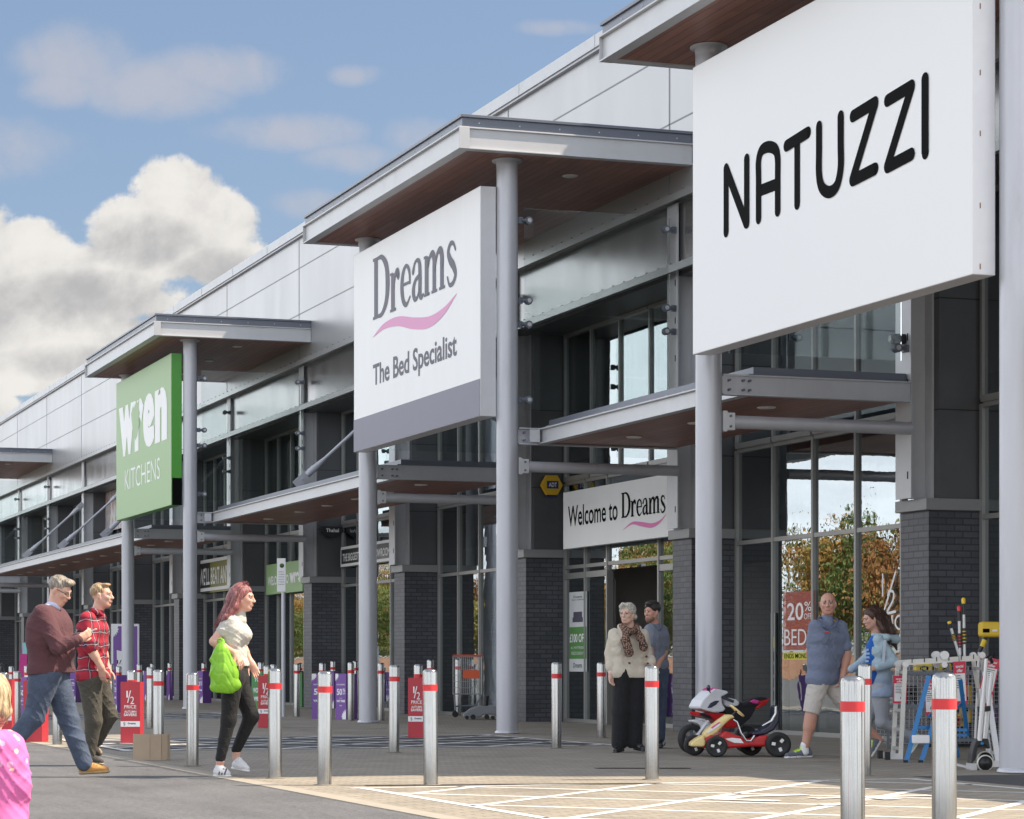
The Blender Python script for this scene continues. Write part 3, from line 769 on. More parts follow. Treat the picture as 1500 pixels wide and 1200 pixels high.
put_text(mb, 'PRICE', (0, yfac(1308, 15.508), zfac(1308, 912, 15.508, yfac(1308, 15.508))), (0, -1, 0), (0, 0, 1), .9, .2)
mb.build('lettering', white_s, r)
# tall narrow notice strip on the glass, near bay
r, w_, h_ = flat_sign('window_poster', 'narrow white notice strip with green and yellow squares beside a mullion', 'poster', 15.50, (1129, 898), (1135, 1044), M('notice', (.30, .31, .30), .5), .005)
mb = MB()
for k, c in enumerate((0, 1, 0, 1)): mb.box(-.002, 0, w_ * .15, w_ * .85, h_ * (.12 + .13 * k), h_ * (.22 + .13 * k))
mb.build('squares', ink_gr, r); MB().box(-.002, 0, w_ * .15, w_ * .85, h_ * .65, h_ * .76).build('yellow_square', M('sale_yellow', (1, 1, 1)), r)
# glass door stickers
# upper window picture poster left of the green sign
m_, t_, b_ = nm('picture_print')
x_, y_, z_ = xyz(t_, objc(t_)); nn = noise(t_, comb(t_, x_, y_ * 2.5, z_ * .7), 1.6, 5, .6)
rp = t_.nodes.new('ShaderNodeValToRGB'); e = rp.color_ramp.elements
e[0].position = .3; e[0].color = (.12, .16, .22, 1); e[1].position = .68; e[1].color = (.75, .74, .72, 1)
for p, c in ((.42, (.55, .6, .64, 1)), (.5, (.35, .16, .10, 1)), (.56, (.6, .58, .55, 1))):
    q = rp.color_ramp.elements.new(p); q.color = c
t_.links.new(nn.s, rp.inputs[0]); t_.links.new(rp.outputs[0], b_.inputs['Base Color'])
r, w_, h_ = flat_sign('picture_poster', 'large picture poster in the upper window left of the green sign', 'poster', 15.35, (141, 712), (190, 770), m_, .02)
MB().box(-.004, 0, 0, w_, h_ * .94, h_).build('green_trim', poster_g, r)
# alarm box
r = thing('alarm_box', 'yellow hexagonal alarm box on the grey pier left of the welcome sign', 'alarm box', (15.2, 38.23, 3.86))
hx = [(.20 * math.cos(R_(60 * k)), .20 * math.sin(R_(60 * k)) * .98) for k in range(6)]
cx_ = (800 - 795) * .0122
MB().prism(hx, (-.06, 0, 0), (1, 0, 0), (0, 0, 1), (0, -.09, 0)).build('housing', M('alarm_yellow', (.70, .42, .02), .35), r, bevel=.012, fixn=True)
MB().box(-.16, .05, -.096, -.09, -.06, .07).build('blue_badge', M('alarm_blue', (.02, .03, .12), .35), r)
mb = MB(); put_text(mb, 'ADT', (-.055, -.099, .005), (1, 0, 0), (0, 0, 1), .15, .075, bold=.02); mb.build('lettering', white_s, r)
MB().prism([(-.15, -.17), (.02, -.17), (.05, -.2), (-.16, -.2)], (0, -.01, 0), (1, 0, 0), (0, 0, 1), (0, -.06, 0)).build('strobe', M('alarm_blue', (1, 1, 1)), r, fixn=True)
r.location = (15.30, 38.22, zfac(795, 711, 15.2, 38.2))
# second alarm box, black, on the pier under the middle canopy
r = thing('alarm_box', 'small black alarm box above the green welcome sign', 'alarm box', (15.25, 51.52, zfac(364, 779, 15.1, 51.5)))
MB().prism([(-.24, .12), (.24, .12), (.26, 0), (.08, -.14), (-.08, -.14), (-.26, 0)], (0, 0, 0), (1, 0, 0), (0, 0, 1), (0, -.09, 0)).build('housing', black_p, r, bevel=.012, fixn=True)
mb = MB(); put_text(mb, 'Thahal', (0, -.094, .03), (1, 0, 0), (0, 0, 1), .3, .08, bold=.02); mb.build('lettering', white_s, r)
# floodlight / camera on the post right of the big sign
r = thing('security_camera', 'black security camera on the steel post under the big white sign', 'camera', (14.63, 25.3, zfac(1340, 497, 14.6, 25.3)))
MB().box(-.16, .10, -.06, .06, -.06, .06).cyl((-.17, 0, 0), (-.14, 0, 0), .055, n=16).build('housing', black_p, r, bevel=.03)
MB().box(-.02, .01, -.02, .02, -.16, -.06).build('arm', steel_d, r)
MB().cyl((-.18, 0, 0), (-.165, 0, 0), .035, n=16).build('lens', M('lens', (.01, .01, .012), .05), r)
# ------------------------------------------------------------------ things standing on the pavement
GZ = .006
def spot(name, label, cat, px, by, group=None, rot=0.0):
    """thing whose base is the ground point seen at (px, by); local x = picture right, y = away, z = up; returns it and metres per photo pixel"""
    x, y = gp(px, by, GZ); s = (CH - GZ) / (by - HY)
    r = thing(name, label, cat, (x, y, GZ), -YAW + rot, group); return r, s
class Fr:
    """photo pixels -> local metres for a thing placed with spot()"""
    def __init__(s, px, by): s.px, s.by = px, by; s.s = (CH - GZ) / (by - HY)
    def __call__(s, x, y, d=0.0):
        k = 1 + d * s.s / (CH - GZ) * (s.by - HY) / FPX if False else 1
        return Vector(((x - s.px) * s.s, d, (s.by - y) * s.s))
def brushed():
    m, t, b = nm('brushed_steel')
    x, y, z = xyz(t, objc(t))
    n = noise(t, comb(t, x * 40, y * 40, z * 2.0), 6, 3, .6); n2 = noise(t, objc(t), 5, 4)
    b.inputs['Metallic'].default_value = .92
    c = n * .13 + n2 * .10 + .25
    t.links.new(comb(t, c, c * .99, c * .96), b.inputs['Base Color'])
    rr = n * .10 + n2 * .06 + .08; t.links.new(rr.s, b.inputs['Roughness'])
    return m
brush = brushed()
red_tape = M('red_tape', (.62, .03, .035), .35, var=.12, scale=9)
BOL = [
 (1383, 1270, 985, 'large steel bollard at the right, in front of the ladders'), (1249, 1268, 990, 'large steel bollard in front of the girl in the hoodie, nearer of two'),
 (1266, 1136, 972, 'steel bollard partly hidden behind the large bollard by the girl'), (955, 1142, 975, 'sunlit steel bollard in front of the older woman in the beige jacket'),
 (631, 1150, 980, 'sunlit steel bollard overlapping the right edge of a red sale sleeve'), (475, 1150, 983, 'sunlit steel bollard overlapping purple sleeves, between the two other sunlit ones'),
 (403, 1140, 979, 'sunlit steel bollard just right of the woman with the green bag'), (577, 1102, 974, 'shaded steel bollard standing alone right of a tall grey column'),
 (282, 1122, 985, 'steel bollard just left of the woman with the green bag'), (232, 1106, 981, 'steel bollard with a sheet of cardboard round its foot'),
 (220, 1067, 977, 'steel bollard immediately behind the one with the cardboard'), (815, 1096, 970, 'steel bollard left of the older woman, nearer of the pair before the dark pier'),
 (831.5, 1056, 962, 'steel bollard against the white and green window poster'), (881, 1081, 970, 'steel bollard touching the older woman on her right arm side'),
 (964, 1088, 968, 'steel bollard hidden behind the sunlit one at the older woman'), (978, 1065, 960, 'steel bollard in front of the brick pier right of the open door'),
 (1073, 1062, 960, 'steel bollard behind the toy motorbike'), (1151, 1074, 960, 'steel bollard between the go-kart and the man in shorts'),
 (434.5, 1050, 972, 'slim steel bollard right of the white post sign'), (474, 1054, 971, 'steel bollard whose top shows above the pay later sleeve'),
 (487, 1046, 967, 'far steel bollard with a purple strip below its band'), (514, 1056, 970, 'steel bollard inside the purple fifty per cent sleeve beside the tall column'),
 (520, 1044, 968, 'far steel bollard peeping right of the purple fifty per cent sleeve'), (558, 1056, 971, 'steel bollard close to the right side of the tall grey column'),
 (566.5, 1042, 968, 'far steel bollard with a narrow purple sleeve right of the tall column'), (611, 1083, 973, 'steel bollard inside the red sale sleeve right of the tall column'),
 (630, 1060, 966, 'far steel bollard seen above a sunlit bollard near the red sleeve'), (671, 1048, 965, 'steel bollard seen through the wire shopping trolley'),
 (390, 1065, 975, 'steel bollard inside the red sale sleeve right of the woman with the bag'), (381, 1046, 970, 'far steel bollard inside a green sleeve'),
 (400, 1053, 973, 'far steel bollard hidden behind the sunlit one right of the woman'), (242.5, 1027, 971, 'slim far steel bollard right of the cardboard bollard'),
 (302, 1030, 971, 'far steel bollard inside a purple sleeve left of the green bag'), (204, 1036, 973, 'far steel bollard between the red sleeve and the cardboard bollard'),
 (192, 1090, 982, 'steel bollard inside the red sale sleeve beside the young man'), (163, 1046, 972, 'far steel bollard above the pay later sleeve by the young man'),
 (177, 1046, 976, 'steel bollard inside the purple sleeve by the young man'), (223, 1026, 972, 'farthest steel bollard peeping above the pair by the cardboard'),
 (25, 1065, 983, 'steel bollard left of the man in the maroon jumper'), (17, 1040, 976, 'far steel bollard at the left edge, left of its neighbour'),
 (32, 1040, 975, 'far steel bollard touching the maroon jumper at the left'), (84, 1091, 985, 'steel bollard seen between the legs of the man in jeans'),
 (50, 1088, 985, 'steel bollard inside the red sleeve behind the man in jeans'), (6, 1078, 985, 'steel bollard inside the red sleeve at the left edge'),
 (107, 1030, 978, 'steel bollard inside the purple sleeve between the two men')]
def make_bollard(label):
    r = thing('bollard', label, 'bollard', (0, 0, GZ), -YAW, 'steel bollards with red bands')
    MB().lathe([(.0595, 0), (.0595, .925), (.056, .942), (.04, .954), (.001, .957)], n=32).build('post', brush, r)
    MB().lathe([(.0603, .775), (.0603, .828)], n=32).build('red_band', red_tape, r)
    MB().lathe([(.085, 0), (.082, .004), (.0605, .006)], n=24).build('mortar_collar', M('mortar', (.20, .18, .15), .9, var=.3, scale=20), r)
    return r
b0 = None; BOBJ = []
for px, by, top, lb in BOL:
    x, y = gp(px, by, GZ)
    if b0 is None: b0 = make_bollard(lb); o = b0
    else: o = copy_tree(b0); o['label'] = lb
    h = (by - top) * (CH - GZ) / (by - HY) / .957
    o.location = (x, y, GZ); o.scale = (1, 1, h); o.rotation_euler = (R_(random.gauss(0, .35)), R_(random.gauss(0, .35)), random.uniform(0, 6)); BOBJ.append((px, by, o))
# printed sleeves round bollards
slv_r = M('sleeve_red', (.46, .030, .045), .45, var=.10, scale=5)
slv_p = M('sleeve_purple', (.185, .075, .33), .45, var=.08, scale=5)
slv_g = M('sleeve_green', (.07, .24, .07), .45, var=.08, scale=5)
splash = [(0, 0), (.62, 0), (.55, .22), (.75, .2), (.55, .40), (.66, .55), (.42, .5), (.46, .78), (.28, .62), (.2, .92), (.12, .7), (0, 1)]
SLV = [  # px, base, top, face width, turn, kind, label
 (192, 1089, 999, .245, 5, 'r', 'red half price sleeve beside the young man in the plaid shirt'), (391, 1066, 990, .245, 8, 'r', 'red half price sleeve between the walking woman and a sunlit bollard'),
 (613, 1081, 993, .235, 12, 'r', 'red half price sleeve right of the tall grey column'), (50, 1087, 997, .25, 10, 'r', 'red half price sleeve behind the legs of the man in jeans'),
 (4, 1078, 995, .245, 0, 'r', 'red half price sleeve cut by the left edge'), (507, 1054, 987, .275, 45, 'p', 'purple fifty per cent sleeve beside the tall grey column'),
 (471, 1053, 987, .30, 12, 'p', 'purple pay later sleeve behind a sunlit bollard'), (172, 1044, 989, .26, 48, 'p', 'purple pay later sleeve right of the young man'),
 (297, 1030, 983, .29, 45, 'p', 'purple sleeve left of the green bag'), (105, 1029, 985, .34, 20, 'p', 'purple fifty per cent sleeve between the two men'),
 (381, 1046, 983, .26, 30, 'g', 'green sleeve behind the red half price sleeve'), (441, 1036, 985, .10, 30, 'g', 'narrow green sleeve right of the slim bollard'),
 (248, 1026, 983, .12, 40, 'p', 'narrow purple sleeve against the dark brick pier'), (213.5, 1026, 983, .12, 40, 'p', 'narrow purple sleeve left of the cardboard bollard'),
 (566.5, 1041, 995, .15, 40, 'p', 'narrow purple sleeve right of the tall column'), (487.5, 1038, 983, .15, 30, 'p', 'narrow purple sleeve between two wider purple sleeves'),
 (38, 1050, 992, .22, 40, 'p', 'purple sleeve behind the red one at the left')]
for px, by, top, wd, tr, kd, lb in SLV:
    r, s = spot('bollard_sleeve', lb, 'sleeve', px, by, {'r': 'red sale sleeves', 'p': 'purple sale sleeves', 'g': 'green sleeves'}[kd], -R_(tr))
    H = (by - top) * s; h = wd / 2
    r.location += Vector((SA, CA, 0)) * h * (1.38 if tr > 25 else 1.05)
    for bp, bb, bo in BOBJ:
        if abs(bp - px) < 7 and abs(bb - by) < 14: bo.location = r.location.copy(); break
    mb = MB(); t = .006
    mb.box(-h, h, -h, -h + t, 0, H).box(-h, h, h - t, h, 0, H).box(-h, -h + t, -h + t, h - t, 0, H).box(h - t, h, -h + t, h - t, 0, H)
    mb.build('sleeve', {'r': slv_r, 'p': slv_p, 'g': slv_g}[kd], r)
    FR = ((0, -h - .002, 0), (1, 0, 0)), ((-h - .002, 0, 0), (0, -1, 0))      # the two faces turned to the camera
    def face(fi, items, name='lettering', m=white_s):
        o, u = FR[fi]; o = Vector(o); u = Vector(u); mb = MB()
        for tx, a, b, w_, h_, bo in items: put_text(mb, tx, o + u * ((a - .5) * wd) + Vector((0, 0, b * H)), u, (0, 0, 1), w_ * wd, h_ * H, bold=bo)
        return mb.build(name, m, r)
    if kd == 'r':
        face(0, [('1', .34, .80, .08, .11, .0), ('/', .44, .76, .2, .2, .0), ('2', .60, .70, .2, .12, .0), ('PRICE', .5, .595, .62, .055, .01), ('AUTUMN', .5, .515, .62, .038, .02), ('SAVERS', .5, .465, .66, .045, .03)])
        face(0, [('—', .5, .555, .75, .004, 0)], 'rule', M('rule_orange', (.7, .25, .05)))
        for o_, u_ in (FR if True else ()):
            o_ = Vector(o_); u_ = Vector(u_); n_ = Vector((0, 0, 1)).cross(u_)
        MB().box(-h + .002, h - .002, -h - .003, -h - .001, H * .27, H * .36).build('white_strip', white_s, r)
        q = MB(); put_text(q, 'Dreams', (.02, -h - .006, H * .325), (1, 0, 0), (0, 0, 1), wd * .4, H * .03, bold=.03); put_text(q, '§', (-wd * .3, -h - .006, H * .315), (1, 0, 0), (0, 0, 1), wd * .1, H * .06)
        q.build('logo_lettering', ink_gr, r)
    elif kd == 'p':
        if wd > .2:
            pay = [('BUY NOW', .5, .70, .6, .03, .02), ('PAY', .5, .50, .78, .12, .05), ('LATER', .5, .36, .84, .10, .04), ('0%', .5, .26, .2, .03, 0)]
            fif = [('KITCHENS', .5, .76, .75, .03, .02), ('50', .38, .60, .5, .14, .03), ('%', .80, .64, .26, .07, .02), ('OFF', .80, .565, .24, .04, .03), ('PLUS', .5, .46, .25, .02, 0), ('VAT FREE', .5, .40, .8, .05, .05), ('NOW', .5, .30, .25, .03, .02)]
            two = 'fifty' in lb
            face(0, fif); face(1, fif if (two and px > 300) else pay)
        for fi in (0, 1):
            o, u = FR[fi]; o = Vector(o) ; u = Vector(u); nn_ = u.cross(Vector((0, 0, 1)))
            mb = MB()
            mb._add([o + nn_ * .001 + u * (-wd / 2 + p[0] * wd * .45) + Vector((0, 0, H - p[1] * H * .17)) for p in splash], [tuple(range(len(splash)))])
            mb._add([o + nn_ * .001 + u * (wd / 2 - p[0] * wd * .6) + Vector((0, 0, p[1] * H * .24)) for p in splash], [tuple(range(len(splash)))])
            mb.build('white_splash', white_s, r)
    else:
        if wd > .2: face(0, [('TO', .5, .8, .5, .1, .03), ('WOW', .5, .55, .7, .12, .03), ('OFFERS', .5, .35, .8, .1, .03)]); face(1, [('KITCHENS', .5, .6, .8, .1, .03)])
# cardboard round a bollard foot
card = M('cardboard', (.40, .31, .22), .85, var=.12, scale=6)
r, s = spot('cardboard_sheet', 'brown cardboard sheet wrapped round the foot of a steel bollard', 'cardboard', 222, 1113)
f = Fr(222, 1113); P = [f(196.5, 1113, -.08), f(222, 1113, -.14), f(238, 1112, -.12), f(246, 1112, -.06), f(248, 1112, .04)]
mb = MB()
for a, b in zip(P, P[1:]):
    up = Vector((0, 0, .265)); a = Vector((a.x, a.y, 0)); b = Vector((b.x, b.y, 0)); n_ = (b - a).cross(up).normalized() * .006
    mb._add([a, b, b + up, a + up, a + n_, b + n_, b + up + n_, a + up + n_], [(0, 1, 2, 3), (5, 4, 7, 6), (3, 2, 6, 7), (0, 4, 5, 1)])
mb._add([P[0] * 1, P[0] + Vector((0, 0, .265)), P[0] + Vector((-.02, .25, .265)), P[0] + Vector((-.02, .25, 0))], [(0, 1, 2, 3)])
mb.build('sheet', card, r, fixn=True)
# white notice on a grey pole
r, s = spot('post_sign', 'small white notice on a thin grey pole among the bollards', 'sign', 415, 1050)
f = Fr(415, 1050); zt = f(0, 818).z
MB().cyl((0, .03, 0), (0, .03, zt - .02), .038, n=16).lathe([(.001, zt - .015), (.038, zt - .02)], (0, .03, 0), 16).build('pole', steel, r)
a, b = f(406, 867), f(418.5, 818)
pl = MB().box(a.x, b.x, -.03, -.012, a.z, b.z).build('plate', white_s, r, bevel=.004)
mb = MB(); cxp = (a.x + b.x) / 2
for k, tx in enumerate(('PARKING', '2 HOURS', 'MAX STAY', 'NO RETURN', 'CUSTOMERS', 'ONLY')): put_text(mb, tx, (cxp, -.032, a.z + (.22 + .075 * k) * (b.z - a.z)), (1, 0, 0), (0, 0, 1), .11, .018)
mb.build('lettering', ink_dk, pl)
MB().lathe([(.001, -.004), (.042, -.004), (.042, 0), (.001, 0)], (cxp + .01, -.031, a.z + .78 * (b.z - a.z)), 20, 'y').build('round_emblem', M('emblem_green', (.04, .10, .02), .5), pl)
# purple framed poster stand
r, s = spot('poster_stand', 'tall purple poster stand in a white frame behind the left column', 'poster stand', 183, 1030)
f = Fr(183, 1030); a, b = f(163, 1030), f(204, 914)
MB().box(a.x, b.x, 0, .06, .05, b.z).build('frame', white_p, r, bevel=.01)
MB().box(a.x + .05, b.x - .05, -.004, .0, .12, b.z - .06).build('poster', slv_p, r)
mb = MB(); w_ = b.x - a.x
mb.prism([(a.x + .16, .2), (b.x - .16, .2), (b.x - .2, 1.25), (a.x + .14, 1.35)], (0, -.006, 0), (1, 0, 0), (0, 0, 1), (0, -.003, 0)); mb.build('white_field', white_s, r, fixn=True)
mb = MB(); mb._add([Vector((a.x + .05 + p[0] * .2, -.008, b.z - .06 - p[1] * .3)) for p in splash], [tuple(range(len(splash)))]); mb.build('white_splash', white_s, r)
mb = MB(); put_text(mb, 'm', (-.1, -.012, .75), (1, 0, 0), (0, 0, 1), .3, .3, bold=.05); put_text(mb, '1/2', (-.1, -.012, 1.05), (1, 0, 0), (0, 0, 1), .2, .1, bold=.02); mb.build('lettering', ink_dk, r)
MB().box(a.x, b.x, -.2, .25, 0, .05).build('base', black_p, r, bevel=.01)
# pink and teal flag banner at the far left
r, s = spot('flag_banner', 'narrow pink and teal flag banner left of the maroon jumper', 'banner', 35, 1036)
f = Fr(35, 1036)
MB().cyl((.14, .02, 0), (.14, .02, f(0, 938).z), .02, n=8).build('pole', steel, r)
P = [f(27.5, 985), f(28, 970), f(30, 958), f(33, 942), f(39.5, 941), f(39.5, 1000), f(30, 1005)]
MB().prism([(p.x, p.z) for p in P], (0, 0, 0), (1, 0, 0), (0, 0, 1), (0, .012, 0)).build('pink_flag', M('flag_pink', (.50, .03, .22), .6), r, fixn=True)
P = [f(33, 958), f(33, 942), f(39.5, 941), f(39.5, 958)]
MB().prism([(p.x, p.z) for p in P], (0, -.01, 0), (1, 0, 0), (0, 0, 1), (0, .008, 0)).build('teal_panel', M('flag_teal', (.25, .55, .55), .6), r, fixn=True)
# ------------------------------------------------------------------ shopping trolley, banner and floor machine by the shop window
wire = M('chrome_wire', (.45, .46, .48), .3, .7, .05)
orange = M('orange_plastic', (.72, .10, .02), .35, var=.05)
tyre = M('rubber', (.018, .018, .019), .7)
r, s = spot('shopping_trolley', 'wire shopping trolley with orange handle beside the green banner', 'trolley', 684, 1051)
f = Fr(684, 1051); x0, x1, D = f(664, 0).x, f(706, 0).x, .45
zt, zb = f(0, 962).z, f(0, 1017).z
mb = MB()
for k in range(15):
    x = x0 + (x1 - x0) * k / 14; mb.cyl((x, 0, zb), (x, 0, zt), .003, n=4); mb.cyl((x, D, zb), (x, D, zt), .003, n=4)
for k in range(7):
    z = zb + (zt - zb) * k / 6; q = .007 if k in (0, 6) else .003
    for p_, q_ in (((x0, 0, z), (x1, 0, z)), ((x0, D, z), (x1, D, z)), ((x0, 0, z), (x0, D, z)), ((x1, 0, z), (x1, D, z))): mb.cyl(p_, q_, q, n=5)
for k in range(1, 9):
    y = D * k / 9; mb.cyl((x0, y, zb), (x1, y, zb), .003, n=4)
    mb.cyl((x0, y, zb), (x0, y, zt), .003, n=4); mb.cyl((x1, y, zb), (x1, y, zt), .003, n=4)
mb.build('basket', wire, r)
MB().cyl((x0 - .01, .0, zt + .02), (x1 + .01, .0, zt + .02), .018, n=10).build('handle', orange, r)
a, b = f(678, 994), f(702, 982); MB().box(a.x, b.x, -.012, -.004, a.z, b.z).build('child_seat_flap', orange, r, bevel=.004)
mb = MB()
for y in (.02, D - .02):
    mb.tube([(x0 + .02, y, zb), (x0 + .04, y, .18), (x0 + .04, y, .12)], .012); mb.tube([(x0 + .04, y, .2), (x1 - .1, y, .22), (x1, y, .42)], .012)
mb.build('chassis', steel_d, r)
for x in (x0 + .04, x1 - .1):
    for y in (.02, D - .02):
        MB().cyl((x, y - .012, .055), (x, y + .012, .055), .055, n=16).box(x - .012, x + .012, y - .02, y + .02, .06, .13).build('castor', tyre, r)
r, s = spot('pull_up_banner', 'green pull up banner partly behind the tall grey column', 'banner', 716, 1046)
f = Fr(716, 1046); a, b = f(703, 1014), f(733, 869)
MB().box(a.x, b.x, 0, .012, a.z, b.z).build('panel', M('banner_green', (.07, .20, .055), .5), r)
MB().box(a.x, b.x, -.003, -.001, a.z + (b.z - a.z) * .34, a.z + (b.z - a.z) * .62).build('grey_field', M('banner_grey', (.30, .32, .30), .5), r)
A_, B_ = f(710, 1018), f(701, 866); MB().tube([(A_.x, -.03, A_.z), (B_.x, -.03, B_.z)], .04, 10).build('pole', white_p, r)
mb = MB(); w_, h_ = b.x - a.x, b.z - a.z
for tx, u, v, ww, hh in (('I', .2, .88, .06, .10), ('WEEK', .55, .76, .6, .07), ('GET', .75, .25, .4, .05)): put_text(mb, tx, (a.x + u * w_, -.006, a.z + v * h_), (1, 0, 0), (0, 0, 1), ww * w_, hh * h_, bold=.01)
mb.build('lettering', M('banner_text', (.3, .42, .3), .5), r)
mb = MB()
for tx, u, v, ww, hh in (('OVER', .6, .57, .5, .05), ('1,000', .6, .49, .7, .07), ('NEW 2016', .6, .40, .6, .05)): put_text(mb, tx, (a.x + u * w_, -.008, a.z + v * h_), (1, 0, 0), (0, 0, 1), ww * w_, hh * h_)
mb.build('dark_lettering', ink_gr, r)
hp = [(.5 * math.sin(t) ** 3, .43 * math.cos(t) - .17 * math.cos(2 * t) - .07 * math.cos(3 * t)) for t in np.linspace(0, 2 * math.pi, 24, endpoint=False)]
MB().prism([(p[0] * .13 + a.x + .5 * w_, p[1] * .13 + a.z + .89 * h_) for p in hp], (0, -.006, 0), (1, 0, 0), (0, 0, 1), (0, .003, 0)).build('heart', M('banner_heart', (.45, .04, .1), .5), r, fixn=True)
MB().box(a.x, b.x, -.12, .12, .22, .28).box(a.x + .05, a.x + .1, -.1, .1, 0, .22).box(b.x - .1, b.x - .05, -.1, .1, 0, .22).build('base', steel_d, r)
r, s = spot('floor_cleaner', 'low grey wheeled plastic base in front of the shop window', 'floor machine', 706, 1054)
f = Fr(706, 1054); P = [f(679, 1051), f(679, 1046), f(689, 1039), f(700, 1034.5), f(728, 1034.5), f(735, 1046), f(735, 1051), f(727, 1051), f(724, 1047), f(708, 1047), f(704, 1051)]
MB().prism([(p.x, p.z) for p in P], (0, 0, 0), (1, 0, 0), (0, 0, 1), (0, .55, 0)).build('body', M('machine_grey', (.20, .21, .23), .4), r, bevel=.02, fixn=True)
for x, q in ((684, .035), (693, .045), (713, .045), (722, .035)):
    p = f(x, 0); MB().cyl((p.x, -.01, q), (p.x, .03, q), q, n=16).build('wheel', tyre, r)
MB().tube([f(712, 1036, .3), f(713, 1020, .3)], .05).build('upright', black_p, r)
# ------------------------------------------------------------------ toy motorbike and go-kart
def pl(name, c, rough=.3, **k): return M(name, c, rough, **k)
w_pl, r_pl, y_pl, k_pl, pk_pl = pl('toy_white', (.72, .73, .76)), pl('toy_red', (.50, .012, .015)), pl('toy_cream', (.78, .60, .26)), pl('toy_black', (.012, .012, .016), .35), pl('toy_pink', (.65, .06, .30))
chrome = M('toy_chrome', (.6, .6, .62), .2, .9, .05)
def torus_prof(R, r, n=10): return [(R + r * math.cos(t), r * math.sin(t)) for t in np.linspace(0, 2 * math.pi, n + 1)]
r, s = spot('toy_motorbike', 'white and red toy motorbike parked behind the go-kart', 'toy motorbike', 1043, 1104)
r.rotation_euler.z = -YAW + R_(24)        # heading picture left and towards the camera; local -x is forward
ct = math.cos(R_(24)); q = lambda cx, cy: ((980 + cx / 7.5 - 1043) * s / ct, (1103 - (980 + cy / 7.5)) * s)
def side(name, pts, y0, y1, m, bev=.02, par=None):
    return MB().prism([q(*p) for p in pts], (0, y0, 0), (1, 0, 0), (0, 0, 1), (0, y1 - y0, 0)).build(name, m, par or r, bevel=bev, fixn=True)
def wheel(cx, cy, R, w_, y, hub=None, par=None, name='wheel'):
    x, z = q(cx, cy); z = R
    o = MB().lathe([(R * .62, -w_ * .7), (R * .85, -w_ * 1.0), (R * .97, -w_ * .6), (R, 0), (R * .97, w_ * .6), (R * .85, w_), (R * .62, w_ * .7), (R * .62, -w_ * .7)], (x, y, z), 28, 'y').build(name, tyre, par or r, fixn=True)
    mb = MB().cyl((x, y - w_ * .5, z), (x, y + w_ * .5, z), R * .2, n=14)
    for k in range(5):
        t = 2 * math.pi * k / 5 + .3; mb.bar((x, y, z), (x + R * .66 * math.cos(t), y, z + R * .66 * math.sin(t)), w_ * .6, R * .16, (0, 1, 0))
    mb.build('rim', hub or steel_d, o); return o
wheel(235, 0, .165, .045, 0); wheel(900, 0, .15, .05, .05)
side('front_mudguard', [(215, 555), (290, 545), (360, 570), (385, 620), (330, 690), (300, 690), (325, 620), (280, 590), (225, 572)], -.05, .05, w_pl)
side('nose_fairing', [(262, 400), (300, 330), (380, 255), (440, 205), (500, 215), (600, 240), (590, 262), (520, 300), (530, 380), (570, 430), (540, 460), (430, 470), (330, 445), (265, 425)], -.12, .12, w_pl, .035)
side('screen_decal', [(400, 225), (450, 198), (510, 210), (480, 232), (415, 232)], -.10, .10, pk_pl, .012)
side('headlight', [(350, 420), (385, 365), (440, 340), (490, 340), (450, 385), (395, 415)], -.128, -.115, M('toy_lamp', (.05, .06, .09), .1), .004)
side('lower_fairing', [(255, 455), (330, 480), (440, 470), (570, 480), (700, 560), (720, 640), (600, 650), (500, 590), (420, 540), (330, 520), (270, 500)], -.10, .10, r_pl, .025)
side('grille', [(275, 470), (400, 495), (430, 545), (340, 525), (285, 500)], -.106, .106, k_pl, .01)
side('tank', [(560, 325), (640, 310), (720, 330), (760, 370), (740, 400), (640, 415), (590, 400)], -.08, .08, w_pl, .025)
side('frame', [(560, 420), (760, 360), (940, 380), (950, 440), (890, 540), (760, 640), (640, 600)], -.07, .07, k_pl, .02)
side('seat', [(780, 380), (900, 330), (1060, 305), (1110, 318), (1010, 390), (930, 430), (800, 420)], -.075, .075, k_pl, .025)
side('tail', [(850, 350), (930, 335), (1000, 345), (1120, 316), (1060, 390), (960, 440), (930, 425), (980, 385)], -.08, .08, r_pl, .015)
side('pink_panel', [(870, 352), (920, 330), (985, 345), (960, 380), (900, 370)], -.085, .085, pk_pl, .008)
mb = MB(); mb.tube([(*q(520, 300)[:1], -.12, q(520, 300)[1]), (q(600, 350)[0], -.22, q(600, 350)[1])], .016).tube([(q(520, 300)[0], .12, q(520, 300)[1]), (q(540, 290)[0], .24, q(540, 290)[1])], .016); mb.build('handlebar', k_pl, r)
mb = MB(); a_ = q(380, 250); b_ = q(330, 200); mb.tube([(a_[0], -.13, a_[1]), (b_[0], -.18, b_[1])], .007); mb.lathe([(.001, -.012), (.03, -.008), (.035, .004), (.001, .01)], (b_[0], -.18, b_[1]), 14, 'x'); mb.build('mirror', k_pl, r, fixn=True)
for y in (-.055, .055):
    a_, b_ = q(400, 560), q(250, 745); MB().tube([(a_[0], y, a_[1]), (b_[0], y, b_[1])], .018).build('fork', w_pl, r)
r, s = spot('toy_go_kart', 'red and cream toy go-kart with black wheels in front of the shop', 'toy go-kart', 1084, 1109)
ct = 1.0; q = lambda cx, cy: ((980 + cx / 7.5 - 1084) * s / ct, (1106 - (980 + cy / 7.5)) * s)
side('body', [(330, 790), (470, 700), (560, 720), (590, 680), (630, 655), (700, 690), (780, 715), (840, 745), (930, 750), (1000, 715), (1090, 700), (1110, 780), (1080, 835), (900, 832), (640, 855), (420, 858), (340, 840)], .02, .40, r_pl, .03)
side('side_decal', [(620, 745), (700, 735), (790, 745), (825, 795), (720, 790), (650, 765)], .012, .019, white_s, .002)
